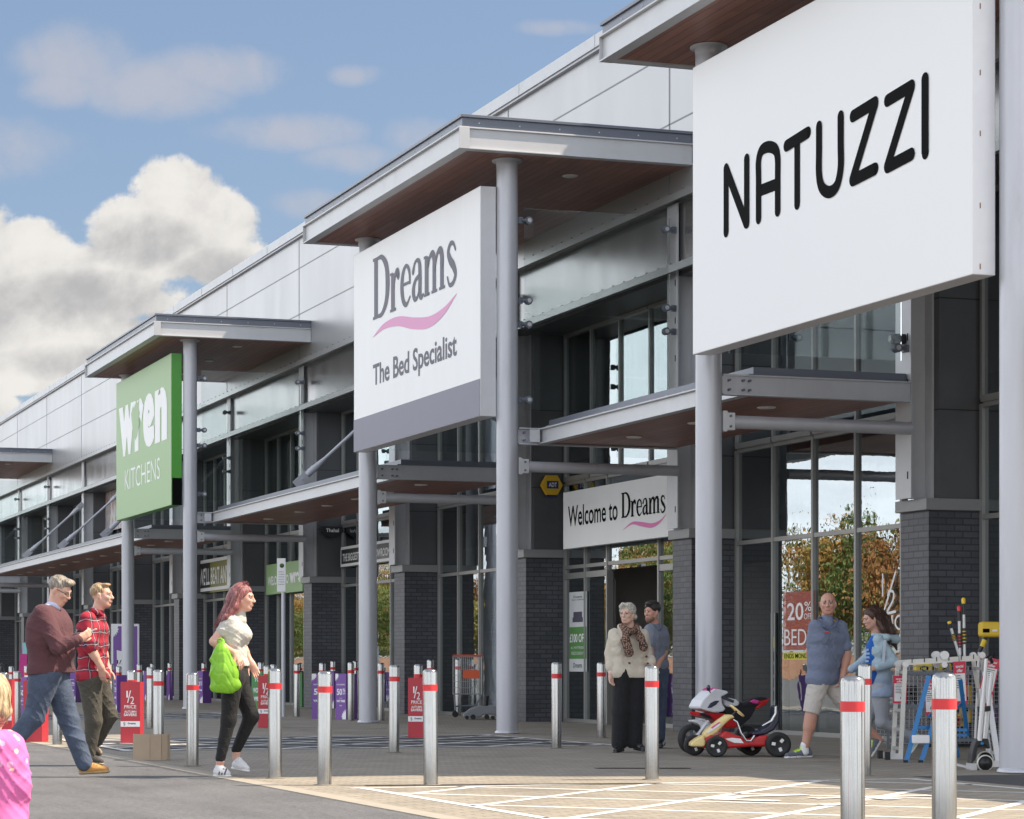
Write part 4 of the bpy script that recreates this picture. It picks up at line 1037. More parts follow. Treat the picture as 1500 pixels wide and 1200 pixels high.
side('nose', [(238, 830), (240, 790), (300, 745), (380, 700), (400, 790), (390, 832)], -.02, .22, y_pl, .03)
side('steering_cowl', [(380, 700), (430, 640), (560, 540), (640, 485), (700, 480), (740, 515), (690, 530), (620, 590), (540, 680), (450, 740), (400, 760)], .06, .26, y_pl, .03)
side('cowl_stripe', [(420, 672), (560, 570), (580, 590), (440, 690)], .052, .059, white_s, .002); side('pink_stripe', [(470, 620), (560, 560), (570, 572), (480, 636)], .051, .058, pk_pl, .002)
side('seat', [(900, 690), (1020, 660), (1110, 600), (1160, 520), (1180, 380), (1215, 385), (1235, 450), (1225, 560), (1170, 650), (1080, 700), (960, 715)], .08, .38, M('toy_navy', (.012, .015, .04), .25), .03)
side('seat_rim', [(1175, 395), (1200, 380), (1200, 470), (1150, 560), (1040, 615), (1030, 600), (1130, 540), (1170, 470)], .07, .12, chrome, .01)
mb = MB(); x_, z_ = q(770, 440)
o_ = mb.tube([(x_ + .075 * math.cos(t) * .9, .16 + .085 * math.sin(t), z_ - .075 * math.cos(t) * .75) for t in np.linspace(0, 2 * math.pi, 25)], .011, 8, False).build('steering_wheel', y_pl, r)
MB().tube([(x_, .16, z_), (q(690, 520)[0], .16, q(690, 520)[1])], .012).build('steering_column', k_pl, r)
MB().tube([(q(710, 535)[0], .01, q(710, 535)[1]), (q(750, 560)[0], .0, q(750, 560)[1]), (q(790, 680)[0], 0, q(790, 680)[1]), (q(850, 765)[0], 0, q(850, 765)[1]), (q(900, 770)[0], .0, q(900, 770)[1]), (q(940, 710)[0], .0, q(940, 710)[1])], .012).build('side_rail', chrome, r)
def kart_wheel(cx, R, y, w_):
    x, _ = q(cx, 0)
    o = MB().lathe([(.001, -w_ * .5), (R * .5, -w_ * .55), (R * .62, -w_ * .8), (R * .9, -w_), (R, -w_ * .6), (R, w_ * .6), (R * .9, w_), (R * .5, w_), (.001, w_)], (x, y, R), 28, 'y').build('wheel', tyre, r, fixn=True)
    for k in range(3):
        t = 2 * math.pi * k / 3 + math.pi / 2 + .35 + math.pi; c_, s_ = math.cos(t), math.sin(t)
        MB().obox((x + R * .42 * c_, y - w_ * .62, R + R * .42 * s_), (R * .17 * c_, 0, R * .17 * s_), (0, .006, 0), (-R * .13 * s_, 0, R * .13 * c_)).build('hub_insert', white_p, o, bevel=.004)
kart_wheel(520, .112, -.02, .05); kart_wheel(1195, .132, -.02, .065); kart_wheel(330, .112, .42, .05); kart_wheel(960, .125, .44, .06)
# ------------------------------------------------------------------ ladders and hardware display by the right column
alu = M('aluminium', (.60, .60, .60), .38, .45, .06, rvar=.08); alu_w = M('aluminium_pale', (.62, .61, .56), .45, .2, .06)
blue = M('ladder_blue', (.03, .19, .46), .4, .1); card_r = M('card_red', (.55, .02, .06), .45); card_w = M('card_white', (.70, .70, .69), .5)
BY = 1113
fr = Fr(1380, BY)
r, s = spot('folding_ladder', 'pale multi position ladder standing as a trestle behind the bollards', 'ladder', 1380, BY)
mb = MB()
for d in (0, .38):
    A, B, C = fr(1326, 971, d), fr(1438, 964, d), fr(1319, 1112, d); Dd = fr(1464, 1122, d)
    mb.bar(A, B, .024, .052); mb.bar(A, C, .024, .042, (1, 0, 0)); mb.bar(B, Dd, .024, .042, (1, 0, 0))
    mb.m = 1
    for x, y in ((1326, 973), (1383, 960), (1438, 960)):
        c = fr(x, y, d); mb.cyl(c + Vector((0, -.028, 0)), c + Vector((0, .028, 0)), .045 if x == 1383 else .034, n=20)
    c = fr(1383, 974, d); mb.cyl(c + Vector((0, -.024, 0)), c + Vector((0, .024, 0)), .03, n=16); mb.m = 0
mb.build('rail', [alu_w, alu], r)
mb = MB()
for k in range(5):
    p = fr(1341 + 20 * k, 970 - 1.3 * k); mb.bar(p + Vector((0, .0, 0)), p + Vector((0, .38, 0)), .03, .03)
    p = fr(1326 - 1.4 * (k + .5), 971 + 28 * (k + .5)); mb.bar(p, p + Vector((0, .38, 0)), .03, .03); p = fr(1438 + 5 * (k + .5), 964 + 31 * (k + .5)); mb.bar(p, p + Vector((0, .38, 0)), .03, .03)
mb.build('rungs', alu, r)
A = fr(1302, 1110, 0); MB().bar(fr(1303, 1108, .0), fr(1322, 1108, .0), .04, .06).bar(fr(1303, 1108, .38), fr(1322, 1108, .38), .04, .06).build('stabiliser_bar', alu, r)
MB().obox(fr(1300, 1108, 0), (.022, 0, 0), (0, .04, 0), (0, 0, .045)).obox(fr(1300, 1108, .38), (.022, 0, 0), (0, .04, 0), (0, 0, .045)).build('rubber_foot', tyre, r)
mb = MB()
for k in range(6):
    p = fr(1335 + 18 * k, 968 - 1.2 * k); mb.box(p.x, p.x + .008, -.018, -.0145, p.z - .024, p.z + .022)
mb.build('size_mark', ink_dk, r)
r, s = spot('step_ladder', 'blue folding step ladder with a white tread under the trestle ladder', 'ladder', 1380, 1117)
f2 = Fr(1380, 1117)
for d in (0, ):
    L = MB(); L.bar(f2(1364, 990, .1), f2(1327, 1117, 0), .045, .022, (0, 1, 0)).bar(f2(1390, 1000, .1), f2(1349, 1117, 0), .045, .022, (0, 1, 0)); L.build('front_legs', blue, r)
    L = MB(); L.bar(f2(1410, 996, .1), f2(1434, 1080, .5), .04, .02, (0, 1, 0)).bar(f2(1392, 1030, .1), f2(1420, 1112, .5), .04, .02, (0, 1, 0)).bar(f2(1405, 1071, .4), f2(1430, 1071, .4), .02, .03).bar(f2(1408, 1079, .45), f2(1432, 1079, .45), .02, .03)
    L.bar(f2(1362, 1050, .05), f2(1384, 1038, .3), .015, .03).bar(f2(1345, 1066, .05), f2(1366, 1066, .1), .02, .03).bar(f2(1402, 1041, .1), f2(1418, 1032, .3), .015, .03); L.build('rear_legs', blue, r)
p, p2 = f2(1336, 1089), f2(1361, 1077); MB().box(p.x, p2.x, -.03, .09, p.z, p2.z).build('tread', white_p, r, bevel=.008)
MB().obox(f2(1326.5, 1117, 0), (.02, 0, 0), (0, .02, 0), (0, 0, .025)).obox(f2(1348.5, 1117, 0), (.02, 0, 0), (0, .02, 0), (0, 0, .025)).build('rubber_foot', tyre, r)
# wire cages
r, s = spot('wire_cage', 'silver wire mesh cage trolley full of goods behind the ladders', 'cage trolley', 1390, 1098)
f3 = Fr(1390, 1098); mb = MB(); x0, x1 = f3(1306, 0).x, f3(1482, 0).x; z0, z1 = f3(0, 1090).z, f3(0, 976).z
for k in range(29):
    x = x0 + (x1 - x0) * k / 28; mb.cyl((x, .22, z0), (x, .22, z1), .0035, n=4); mb.cyl((x, .9, z0), (x, .9, z1), .0035, n=4)
for k in range(19):
    z = z0 + (z1 - z0) * k / 18; mb.cyl((x0, .22, z), (x1, .22, z), .0035, n=4); mb.cyl((x0, .9, z), (x1, .9, z), .0035, n=4); mb.cyl((x0, .22, z), (x0, .9, z), .0035, n=4)
mb.build('mesh_side', wire, r)
mb = MB()
for z in (f3(0, 986).z, f3(0, 1035).z, f3(0, 1085).z): mb.bar((x0, .2, z), (x1, .2, z), .02, .04)
for x in (x0, (x0 + x1) / 2, x1): mb.bar((x, .2, 0), (x, .2, z1 + .05), .03, .03, (0, 1, 0))
mb.build('frame', steel_d, r)
goods = [(1349, 990, 1374, 969, (.75, .55, .02), 'yellow box of goods on top of the cage, left one'), (1383, 992, 1402, 972, (.65, .50, .03), 'yellow box of goods on top of the cage, right one'), (1335, 1035, 1352, 1005, (.03, .03, .035), 'black tool bundle hanging in the cage'),
         (1418, 1060, 1432, 1004, (.60, .38, .03), 'orange pack standing in the wire cage'), (1408, 1063, 1418, 1050, (.5, .08, .02), 'red pack low in the wire cage'), (1415, 1065, 1426, 1047, (.62, .42, .03), 'yellow pouch low in the wire cage'), (1458, 1058, 1470, 1040, (.25, .12, .3), 'purple pack in the cage beside the right column'),
         (1340, 1038, 1350, 1016, (.35, .37, .40), 'clear bagged part hanging in the cage')]
for k, (a, b, c, d, col, lb) in enumerate(goods):
    A, B = f3(a, b), f3(c, d); o = thing('goods_pack', lb, 'goods', tuple(r.location), -YAW)
    mb = MB().box(A.x, B.x, .28, .45, A.z, B.z).build('pack', M('goods_%d' % k, col, .45, var=.3, scale=14), o, bevel=.012)
    mb = MB(); put_text(mb, 'oqm'[k % 3], ((A.x + B.x) / 2, .278, (A.z + B.z) / 2), (1, 0, 0), (0, 0, 1), (B.x - A.x) * .5, (B.z - A.z) * .4, bold=.03); mb.build('print', ink_dk, o)
# price cards
def price(a, b, c, d, tilt, dep, lb, hook=True):
    o = thing('price_card', lb, 'price card', tuple(fr_loc), -YAW, 'red and white price cards'); A, B = fr(a, b), fr(c, d); w_, h_ = B.x - A.x, B.z - A.z
    cx_, cz_ = (A.x + B.x) / 2, (A.z + B.z) / 2
    rot = Matrix.Rotation(R_(tilt), 4, 'Y'); o.location = Vector(fr_loc) + Matrix.Rotation(-YAW, 3, 'Z') @ Vector((cx_, dep, cz_)); o.rotation_euler = (0, R_(tilt), -YAW)
    MB().box(-w_ / 2, w_ / 2, 0, .004, -h_ / 2, h_ / 2).build('card', card_r, o)
    MB().box(-w_ * .42, w_ * .42, -.003, -.001, -h_ * .42, h_ * .22).build('white_field', card_w, o)
    mb = MB(); put_text(mb, 'special', (0, -.005, h_ * .38), (1, 0, 0), (0, 0, 1), w_ * .62, h_ * .08, bold=.03); put_text(mb, 'offer', (0, -.005, h_ * .29), (1, 0, 0), (0, 0, 1), w_ * .5, h_ * .08, bold=.03); mb.build('white_lettering', card_w, o)
    mb = MB()
    for k in range(6): mb.box(-w_ * .34, w_ * random.uniform(0, .3), -.005, -.004, h_ * (.16 - .055 * k), h_ * (.175 - .055 * k))
    put_text(mb, '£59', (w_ * .15, -.006, -h_ * .3), (1, 0, 0), (0, 0, 1), w_ * .3, h_ * .08, bold=.02); mb.build('small_print', ink_dk, o)
    MB().tube([(0, .002, h_ * .5), (0, .002, h_ * .5 + .06)], .003, 5).build('string', ink_dk, o)
fr_loc = r.location.copy(); fr_loc.x, fr_loc.y = gp(1380, BY, GZ)
price(1313, 1031, 1333, 990, 0, .16, 'red and white price card left of the trestle ladder leg'); price(1353, 1047, 1367, 996, -2, -.06, 'red topped price card on the blue step ladder')
price(1395, 1032, 1413, 969, -3, -.08, 'tall price card hanging just right of the large bollard'); price(1435, 1016, 1456, 964, 12, -.12, 'tilted price card on the folding hand truck'); price(1443, 1033, 1458, 1000, -4, .1, 'price card partly hidden behind the tilted one')
# telescopic poles
for k, (a, b, c, d, col, lb) in enumerate(((1419, 962, 1403, 909, 'y', 'leaning telescopic pole with a yellow tip, shortest of the three'), (1420, 1000, 1418, 886, 'r', 'telescopic pole with a red tip between two others'), (1427, 1000, 1424.5, 874, 'y', 'tallest telescopic pole with a yellow tip and black grip'))):
    o = thing('telescopic_pole', lb, 'pole', tuple(fr_loc), -YAW, 'telescopic poles in the cage'); A, B = fr(a, b, .4), fr(c, d, .4); U_ = B - A
    MB().tube([A, A + U_ * .92], .016, 10).build('tube', alu, o)
    tip = M('tip_yellow', (.75, .52, .02), .4) if col == 'y' else M('tip_red', (.6, .03, .04), .4)
    MB().tube([A + U_ * .80, A + U_ * .92], .0185, 10).tube([A + U_ * .45, A + U_ * .64], .0195, 10).build('grip', black_p, o)
    MB().tube([A + U_ * .93, A + U_ * .985, A + U_], [.02, .022, .010], 10).build('tip', tip, o)
    mb = MB()
    for q_ in range(4): mb.cyl(A + U_ * (.475 + .04 * q_), A + U_ * (.487 + .04 * q_), .0205, n=10)
    mb.build('grip_ring', tip, o)
r, s = spot('yellow_case', 'yellow plastic tool case held up beside the right column', 'tool case', 1462, 1110)
f4 = Fr(1462, 1110); A, B = f4(1447, 933), f4(1478, 910); MB().box(A.x, B.x, .3, .46, A.z, B.z).build('shell', M('case_yellow', (.72, .48, .02), .35), r, bevel=.03)
MB().box(A.x + .02, A.x + .09, .292, .3, A.z + .05, A.z + .09).build('black_label', ink_dk, r); MB().box(A.x + .12, A.x + .17, .292, .3, A.z + .06, A.z + .08).build('white_label', white_s, r)
MB().tube([f4(1447, 955, .38), f4(1459, 930, .38)], .022).build('pole_head', black_p, r); MB().tube([f4(1451, 947, .37), f4(1455, 937, .37)], .028).build('yellow_collar', M('tip_yellow', (1, 1, 1)), r)
MB().tube([f4(1440, 1100, .36), f4(1447, 955, .38)], .016).build('pole', alu, r)
# folding hand truck
r, s = spot('hand_truck', 'folded aluminium hand truck with black wheels beside the right column', 'hand truck', 1437, 1127)
f5 = Fr(1437, 1127)
for a, b, c, d, dd in ((1443, 965, 1433, 1085, -.05), (1456, 985, 1446, 1085, .08)):
    MB().tube([f5(a, b, dd), f5((a + c) / 2, (b + d) / 2, dd)], .017, 10).tube([f5((a + c) / 2, (b + d) / 2, dd), f5(c, d, dd)], .024, 10).build('upright', alu, r)
MB().tube([f5(1443, 966, -.05), f5(1450, 962, .0), f5(1456, 970, .08)], .017).build('handle', black_p, r)
MB().bar(f5(1434, 1039, -.04), f5(1450, 1038, .08), .06, .05).build('brace', black_p, r, bevel=.006)
MB().prism([(p.x, p.z) for p in (f5(1428, 1082), f5(1446, 1082), f5(1449, 1096), f5(1444, 1097), f5(1441, 1092), f5(1431, 1094), f5(1427, 1112), f5(1419, 1122), f5(1421, 1104), f5(1424, 1092))], (0, -.06, 0), (1, 0, 0), (0, 0, 1), (0, .14, 0)).build('body', black_p, r, bevel=.012, fixn=True)
MB().lathe([(.001, -.01), (.014, -.012), (.014, .002)], (f5(1436, 1089).x, -.065, f5(1436, 1089).z), 12, 'y').build('blue_button', blue, r, fixn=True)
for x, y, dd in ((1440, 1117.5, -.08), (1447, 1113, .10)):
    c = f5(x, y, dd); R0 = .078
    o = MB().lathe([(R0 * .86, -.014), (R0, -.01), (R0, .01), (R0 * .86, .014), (R0 * .86, -.014)], c, 26, 'y').build('wheel', alu_w, r, fixn=True)
    MB().lathe([(.001, -.016), (R0 * .2, -.016), (R0 * .25, -.01), (R0 * .86, -.009), (R0 * .86, .012), (.001, .012)], c, 26, 'y').build('hub', black_p, o, fixn=True)
MB().obox(f5(1423, 1123, 0), (.03, 0, 0), (0, .09, 0), (0, 0, .033)).bar(f5(1397, 1120, -.05), f5(1422, 1126, -.05), .02, .012).bar(f5(1397, 1118, .1), f5(1422, 1124, .1), .02, .012).build('toe_plate', alu, r)
# pale A-frame ladder legs by the column
r, s = spot('leaning_ladder', 'pale aluminium ladder section leaning beside the right column', 'ladder', 1455, 1124)
f6 = Fr(1455, 1124); MB().bar(f6(1452, 985, .25), f6(1463, 1122, .0), .05, .025, (0, 1, 0)).bar(f6(1446, 1010, .28), f6(1456, 1115, .1), .03, .02, (0, 1, 0)).bar(f6(1451, 1119, 0), f6(1470, 1119, .0), .05, .06).build('rails', alu, r)
# bicycle-like dark shape at the far left: parked trolley bay with black frame
r, s = spot('parked_scooter', 'small black scooter parked beyond the bollards at the left edge', 'scooter', 8, 1030)
f7 = Fr(8, 1030)
for x in (0, 18): c = f7(x, 1020); MB().lathe(torus_prof(.15, .035), (c.x, 0, .185), 24, 'y').build('wheel', tyre, r, fixn=True)
P = [f7(2, 1015), f7(-2, 990), f7(3, 972), f7(7, 985), f7(11, 988), f7(17, 980), f7(18, 990), f7(14, 1005), f7(8, 1012)]
MB().prism([(p.x, p.z) for p in P], (0, -.12, 0), (1, 0, 0), (0, 0, 1), (0, .24, 0)).build('body', black_p, r, bevel=.03, fixn=True)
MB().tube([f7(3, 975, -.3), f7(3, 972, 0), f7(3, 975, .3)], .02).build('handlebar', black_p, r)
# ------------------------------------------------------------------ signed distance modelling for people and cloth
class Sdf:
    """smooth union of round cones and ellipsoids, meshed by surface nets"""
    def __init__(s, k=.02): s.p = []; s.k = k; s.cuts = []; s.fold = None
    def cone(s, a, b, ra, rb=None, m=0, k=None, flat=None, sub=False):
        s.p.append(('c', np.array(a, float), np.array(b, float), ra, ra if rb is None else rb, m, s.k if k is None else k, flat, sub)); return s
    def chain(s, pts, rs, m=0, k=None, flat=None):
        for i in range(len(pts) - 1): s.cone(pts[i], pts[i + 1], rs[i], rs[i + 1], m, k, flat)
        return s
    def ell(s, c, r, m=0, k=None, rot=None, sub=False):
        s.p.append(('e', np.array(c, float), np.array(r, float), np.eye(3) if rot is None else np.array(rot, float), None, m, s.k if k is None else k, None, sub)); return s
    def cut(s, p, n): s.cuts.append((np.array(p, float), np.array(n, float) / np.linalg.norm(n))); return s   # removes the side n points to
    def bounds(s):
        lo = np.full(3, 1e9); hi = -lo
        for q in s.p:
            if q[8]: continue
            if q[0] == 'c':
                R = max(q[3], q[4])
                for c in (q[1], q[2]): lo = np.minimum(lo, c - R); hi = np.maximum(hi, c + R)
            else:
                R = np.abs(q[3]) @ q[2] ; lo = np.minimum(lo, q[1] - R); hi = np.maximum(hi, q[1] + R)
        return lo - .03, hi + .03
    def mesh(s, h=.007):
        lo, hi = s.bounds(); n = np.ceil((hi - lo) / h).astype(int) + 1
        ax = [lo[i] + h * np.arange(n[i]) for i in range(3)]
        F = np.full(n, .5, np.float32); RW = np.full(n, .5, np.float32); MI = np.zeros(n, np.int16)
        for q in s.p:
            k = q[6]
            if q[0] == 'c':
                R = max(q[3], q[4]); a = np.minimum(q[1], q[2]) - R; b = np.maximum(q[1], q[2]) + R
            else:
                R = np.abs(q[3]) @ q[2]; a, b = q[1] - R, q[1] + R
            pad = max(.03, k * 1.5)
            i0 = np.maximum(((a - pad - lo) / h).astype(int), 0); i1 = np.minimum(((b + pad - lo) / h).astype(int) + 2, n)
            if np.any(i1 <= i0): continue
            sl = tuple(slice(i0[i], i1[i]) for i in range(3))
            X, Y, Z = np.meshgrid(*[ax[i][i0[i]:i1[i]] for i in range(3)], indexing='ij')
            P = np.stack([X, Y, Z], -1)
            if q[0] == 'c':
                A, B = q[1], q[2]; ab = B - A; L = ab @ ab + 1e-12
                t = np.clip(((P - A) @ ab) / L, 0, 1); D = P - A - t[..., None] * ab
                if q[7] is not None:
                    fv = np.array(q[7][0], float); fv /= np.linalg.norm(fv); D = D + ((D @ fv) * (q[7][1] - 1))[..., None] * fv
                d = np.linalg.norm(D, axis=-1) - (q[3] + (q[4] - q[3]) * t)
                if q[7] is not None: d = d / max(1, q[7][1] ** .5)
            else:
                D = (P - q[1]) @ q[3].T; r = q[2]
                k0 = np.linalg.norm(D / r, axis=-1); k1 = np.linalg.norm(D / (r * r), axis=-1) + 1e-9
                d = k0 * (k0 - 1) / k1
            d = d.astype(np.float32); f = F[sl]
            if q[8]:
                hh = np.clip(.5 - .5 * (f + d) / k, 0, 1); F[sl] = f * (1 - hh) - d * hh + k * hh * (1 - hh); continue
            hh = np.clip(.5 + .5 * (f - d) / k, 0, 1)
            F[sl] = f * (1 - hh) + d * hh - k * hh * (1 - hh)
            rw = RW[sl]; nr = d < rw; MI[sl] = np.where(nr, q[5], MI[sl]); RW[sl] = np.minimum(rw, d)
        if s.fold or s.cuts:
            X, Y, Z = np.meshgrid(*ax, indexing='ij')
            if s.fold: F = F + s.fold(X, Y, Z).astype(np.float32)
            for p, nn in s.cuts: F = np.maximum(F, ((X - p[0]) * nn[0] + (Y - p[1]) * nn[1] + (Z - p[2]) * nn[2]).astype(np.float32))
        S = F < 0
        c = n - 1; cnt = np.zeros(c, np.int8)
        for dx_ in (0, 1):
            for dy_ in (0, 1):
                for dz_ in (0, 1): cnt += S[dx_:dx_ + c[0], dy_:dy_ + c[1], dz_:dz_ + c[2]]
        act = (cnt > 0) & (cnt < 8); idx = np.argwhere(act); ids = np.full(c, -1, np.int64); ids[act] = np.arange(len(idx))
        acc = np.zeros((len(idx), 3)); num = np.zeros(len(idx))
        cor = [np.array((a, b, e)) for a in (0, 1) for b in (0, 1) for e in (0, 1)]
        for a in range(8):
            for b in range(a + 1, 8):
                if np.abs(cor[a] - cor[b]).sum() != 1: continue
                fa = F[tuple((idx + cor[a]).T)]; fb = F[tuple((idx + cor[b]).T)]; x = (fa < 0) != (fb < 0)
                t = np.where(x, fa / np.where(fa == fb, 1, fa - fb), 0)
                acc += np.where(x[:, None], cor[a] + t[:, None] * (cor[b] - cor[a]), 0); num += x
        co = lo + h * (idx + acc / num[:, None])
        quads = []
        for axn in range(3):
            u, v = (axn + 1) % 3, (axn + 2) % 3
            s0 = [slice(None)] * 3; s1 = [slice(None)] * 3; s0[axn] = slice(0, -1); s1[axn] = slice(1, None)
            cr = S[tuple(s0)] != S[tuple(s1)]; e = np.argwhere(cr)
            e = e[(e[:, u] > 0) & (e[:, v] > 0) & (e[:, u] < n[u] - 1) & (e[:, v] < n[v] - 1)]
            du = np.zeros(3, int); du[u] = 1; dv = np.zeros(3, int); dv[v] = 1
            g = lambda w_: ids[tuple(w_.T)]
            Q = np.stack([g(e - du - dv), g(e - dv), g(e), g(e - du)], 1)
            ins = S[tuple(e.T)]; Q[~ins] = Q[~ins][:, ::-1]; quads.append(Q)
        Q = np.concatenate(quads); Q = Q[(Q >= 0).all(1)]
        near = np.rint((co - lo) / h).astype(int).clip(0, n - 1); vm = MI[tuple(near.T)]
        return co, Q, vm[Q[:, 0]]
    def build(s, name, mats, parent=None, h=.007, smooth=2):
        co, Q, fm = s.mesh(h)
        me = bpy.data.meshes.new(name)
        me.vertices.add(len(co)); me.vertices.foreach_set('co', co.astype(np.float32).ravel())
        me.loops.add(len(Q) * 4); me.loops.foreach_set('vertex_index', Q.astype(np.int32).ravel())
        me.polygons.add(len(Q)); me.polygons.foreach_set('loop_start', np.arange(0, len(Q) * 4, 4, dtype=np.int32))
        if not isinstance(mats, (list, tuple)): mats = [mats]
        for m in mats: me.materials.append(m)
        me.polygons.foreach_set('material_index', fm.astype(np.int32).clip(0, len(mats) - 1)); me.polygons.foreach_set('use_smooth', np.ones(len(Q), bool))
        me.update(); me.validate()
        o = bpy.data.objects.new(name, me); COL.objects.link(o)
        if parent: o.parent = parent
        return o
def nz(v): v = np.array(v, float); return v / (np.linalg.norm(v) + 1e-9)
def wr(amp, fx, fy, fz, ph=0.0):
    """cloth creases"""
    hf = 1.0 if fx > 55 else 1.35
    fx, fy, fz = fx * hf, fy * hf, fz * hf
    def f(X, Y, Z):
        w1 = np.sin(X * fx * .31 + Y * 9 + ph) * 1.5 + np.sin(Z * fz * .17 + ph * 2)
        w2 = np.sin(X * fx + Z * fz + Y * fy + w1 * 1.3 + ph)
        w3 = np.sin(X * fx * .6 - Z * fz * .8 + Y * fy * .7 + w1 * 1.9 + ph * 3)
        g = np.sin(X * 9 + Z * 11 + ph) * .5 + .5
        
        if hf == 1.0: return amp * (w2 * .6 + w3 * .5) * (.35 + .65 * g)
        rd = (1 - np.abs(w2)) ** 2.5 + .8 * (1 - np.abs(w3)) ** 2.5
        return -amp * 1.15 * (rd - .45) * (.2 + .8 * g * g)
    return f
# ------------------------------------------------------------------ people
def skin_mat(name, c):
    m, t, b = nm(name); n = noise(t, objc(t), 14, 4); 
    t.links.new(mixc(t, n.smooth(.35, .7), tuple(q * .92 for q in c), (c[0] * 1.02, c[1] * .86, c[2] * .82)), b.inputs['Base Color'])
    b.inputs['Roughness'].default_value = .5; b.inputs['Subsurface Weight'].default_value = .12; b.inputs['Subsurface Radius'].default_value = (.02, .008, .004); return m
skin1 = skin_mat('skin_fair', (.62, .38, .29)); skin2 = skin_mat('skin_ruddy', (.52, .29, .215)); skin3 = skin_mat('skin_pale', (.64, .42, .33))
lip = M('lip', (.42, .16, .14), .45, var=.05); eye_w = M('eye_white', (.20, .16, .145), .3, var=.02); iris = M('iris', (.05, .04, .035), .15, var=.02)
def hair_mat(name, c, c2=None, sc=60):
    m, t, b = nm(name); x, y, z = xyz(t, objc(t))
    n = noise(t, comb(t, x * 5, y * 5, z * .9), sc * .3, 5, .65, .4)
    t.links.new(mixc(t, n.smooth(.35, .65), tuple(q * .55 for q in c), c2 or tuple(q * 1.3 for q in c)), b.inputs['Base Color']); b.inputs['Roughness'].default_value = .42
    bp = t.nodes.new('ShaderNodeBump'); bp.inputs['Strength'].default_value = .8; bp.inputs['Distance'].default_value = .01; t.links.new(n.s, bp.inputs['Height']); t.links.new(bp.outputs[0], b.inputs['Normal'])
    return m
def cloth(name, c, var=.12, rough=.85, sc=9, fine=420): 
    if name in MATS: return MATS[name]
    m, t, b = nm(name); n = noise(t, objc(t), sc, 5, .6); n2 = noise(t, objc(t), fine, 2)
    cr = noise(t, objc(t), 17, 3, .5, 1.6); k = (n - .5) * (2 * var) + (n2 - .5) * .25 + 1.0
    v = t.nodes.new('ShaderNodeVectorMath'); v.operation = 'SCALE'; v.inputs[0].default_value = c; t.links.new(k.s, v.inputs['Scale'])
    t.links.new(v.outputs[0], b.inputs['Base Color']); b.inputs['Roughness'].default_value = rough; b.inputs['Sheen Weight'].default_value = .03
    bp = t.nodes.new('ShaderNodeBump'); bp.inputs['Strength'].default_value = .55; bp.inputs['Distance'].default_value = .02; t.links.new((n2 * .08 + cr * .9).s, bp.inputs['Height']); t.links.new(bp.outputs[0], b.inputs['Normal'])
    return m
class Head:
    """head frame: centre c (between crown and chin), facing f, scale k"""
    def __init__(s, c, f, k=1.0, pitch=0.0, roll=0.0):
        s.c = np.array(c, float); f = nz([f[0], f[1], 0]); u = np.array((0, 0, 1.0)); r = np.cross(f, u)
        ff = f * math.cos(pitch) - u * math.sin(pitch); uu = u * math.cos(pitch) + f * math.sin(pitch)
        s.r = nz(r * math.cos(roll) + uu * math.sin(roll)); s.u = nz(np.cross(s.r, ff)); s.f = nz(ff); s.k = k; s.R = np.array([s.r, s.f, s.u])
    def __call__(s, x, y, z): return s.c + (s.r * x + s.f * y + s.u * z) * s.k
    def add(s, S, neck=None, brow=0):
        k = s.k; E = lambda c, r, m=0, q=.012: S.ell(s(*c), np.array(r) * k, m, q, s.R)
        E((0, -.014, .030), (.074, .092, .082), 0, .03); E((0, .022, -.030), (.060, .066, .078), 0, .03)
        S.cone(s(0, .030, -.078), s(0, .058, -.092), .034 * k, .019 * k, 0, .025)
        for sx in (-1, 1):
            S.cone(s(sx * .050, .0, -.045), s(sx * .020, .052, -.088), .020 * k, .016 * k, 0, .03)
            E((sx * .036, .060, -.020), (.022, .022, .020), 0, .025)
            E((sx * .077, -.006, -.008), (.010, .018, .030), 0, .01); E((sx * .080, .002, .006), (.007, .010, .014), 0, .006)
        S.cone(s(-.034, .074, .022), s(.034, .074, .022), .012 * k, .012 * k, 0, .02)
        for sx in (-1, 1):
            S.ell(s(sx * .031, .091, .004), np.array((.017, .014, .011)) * k, 0, .012, s.R, True)
        S.cone(s(0, .086, .010), s(0, .106, -.026), .008 * k, .012 * k, 0, .012)
        for sx in (-1, 1): E((sx * .011, .098, -.030), (.009, .010, .008), 0, .008)
        E((0, .082, -.058), (.026, .014, .016), 0, .012)
        for sx in (-1, 1):
            E((sx * .031, .079, .004), (.0120, .010, .0062), 2, .003); E((sx * .031, .085, .004), (.0062, .005, .0062), 3, .002)
            S.cone(s(sx * .016, .086, .021), s(sx * .046, .076, .022), .0050 * k, .0035 * k, 4, .003)
        E((0, .089, -.054), (.020, .007, .0040), 1, .003); E((0, .088, -.062), (.017, .008, .0045), 1, .003)
        if neck is not None: S.cone(s(0, -.02, -.05), neck, .052 * k, .058 * k, 0, .03)
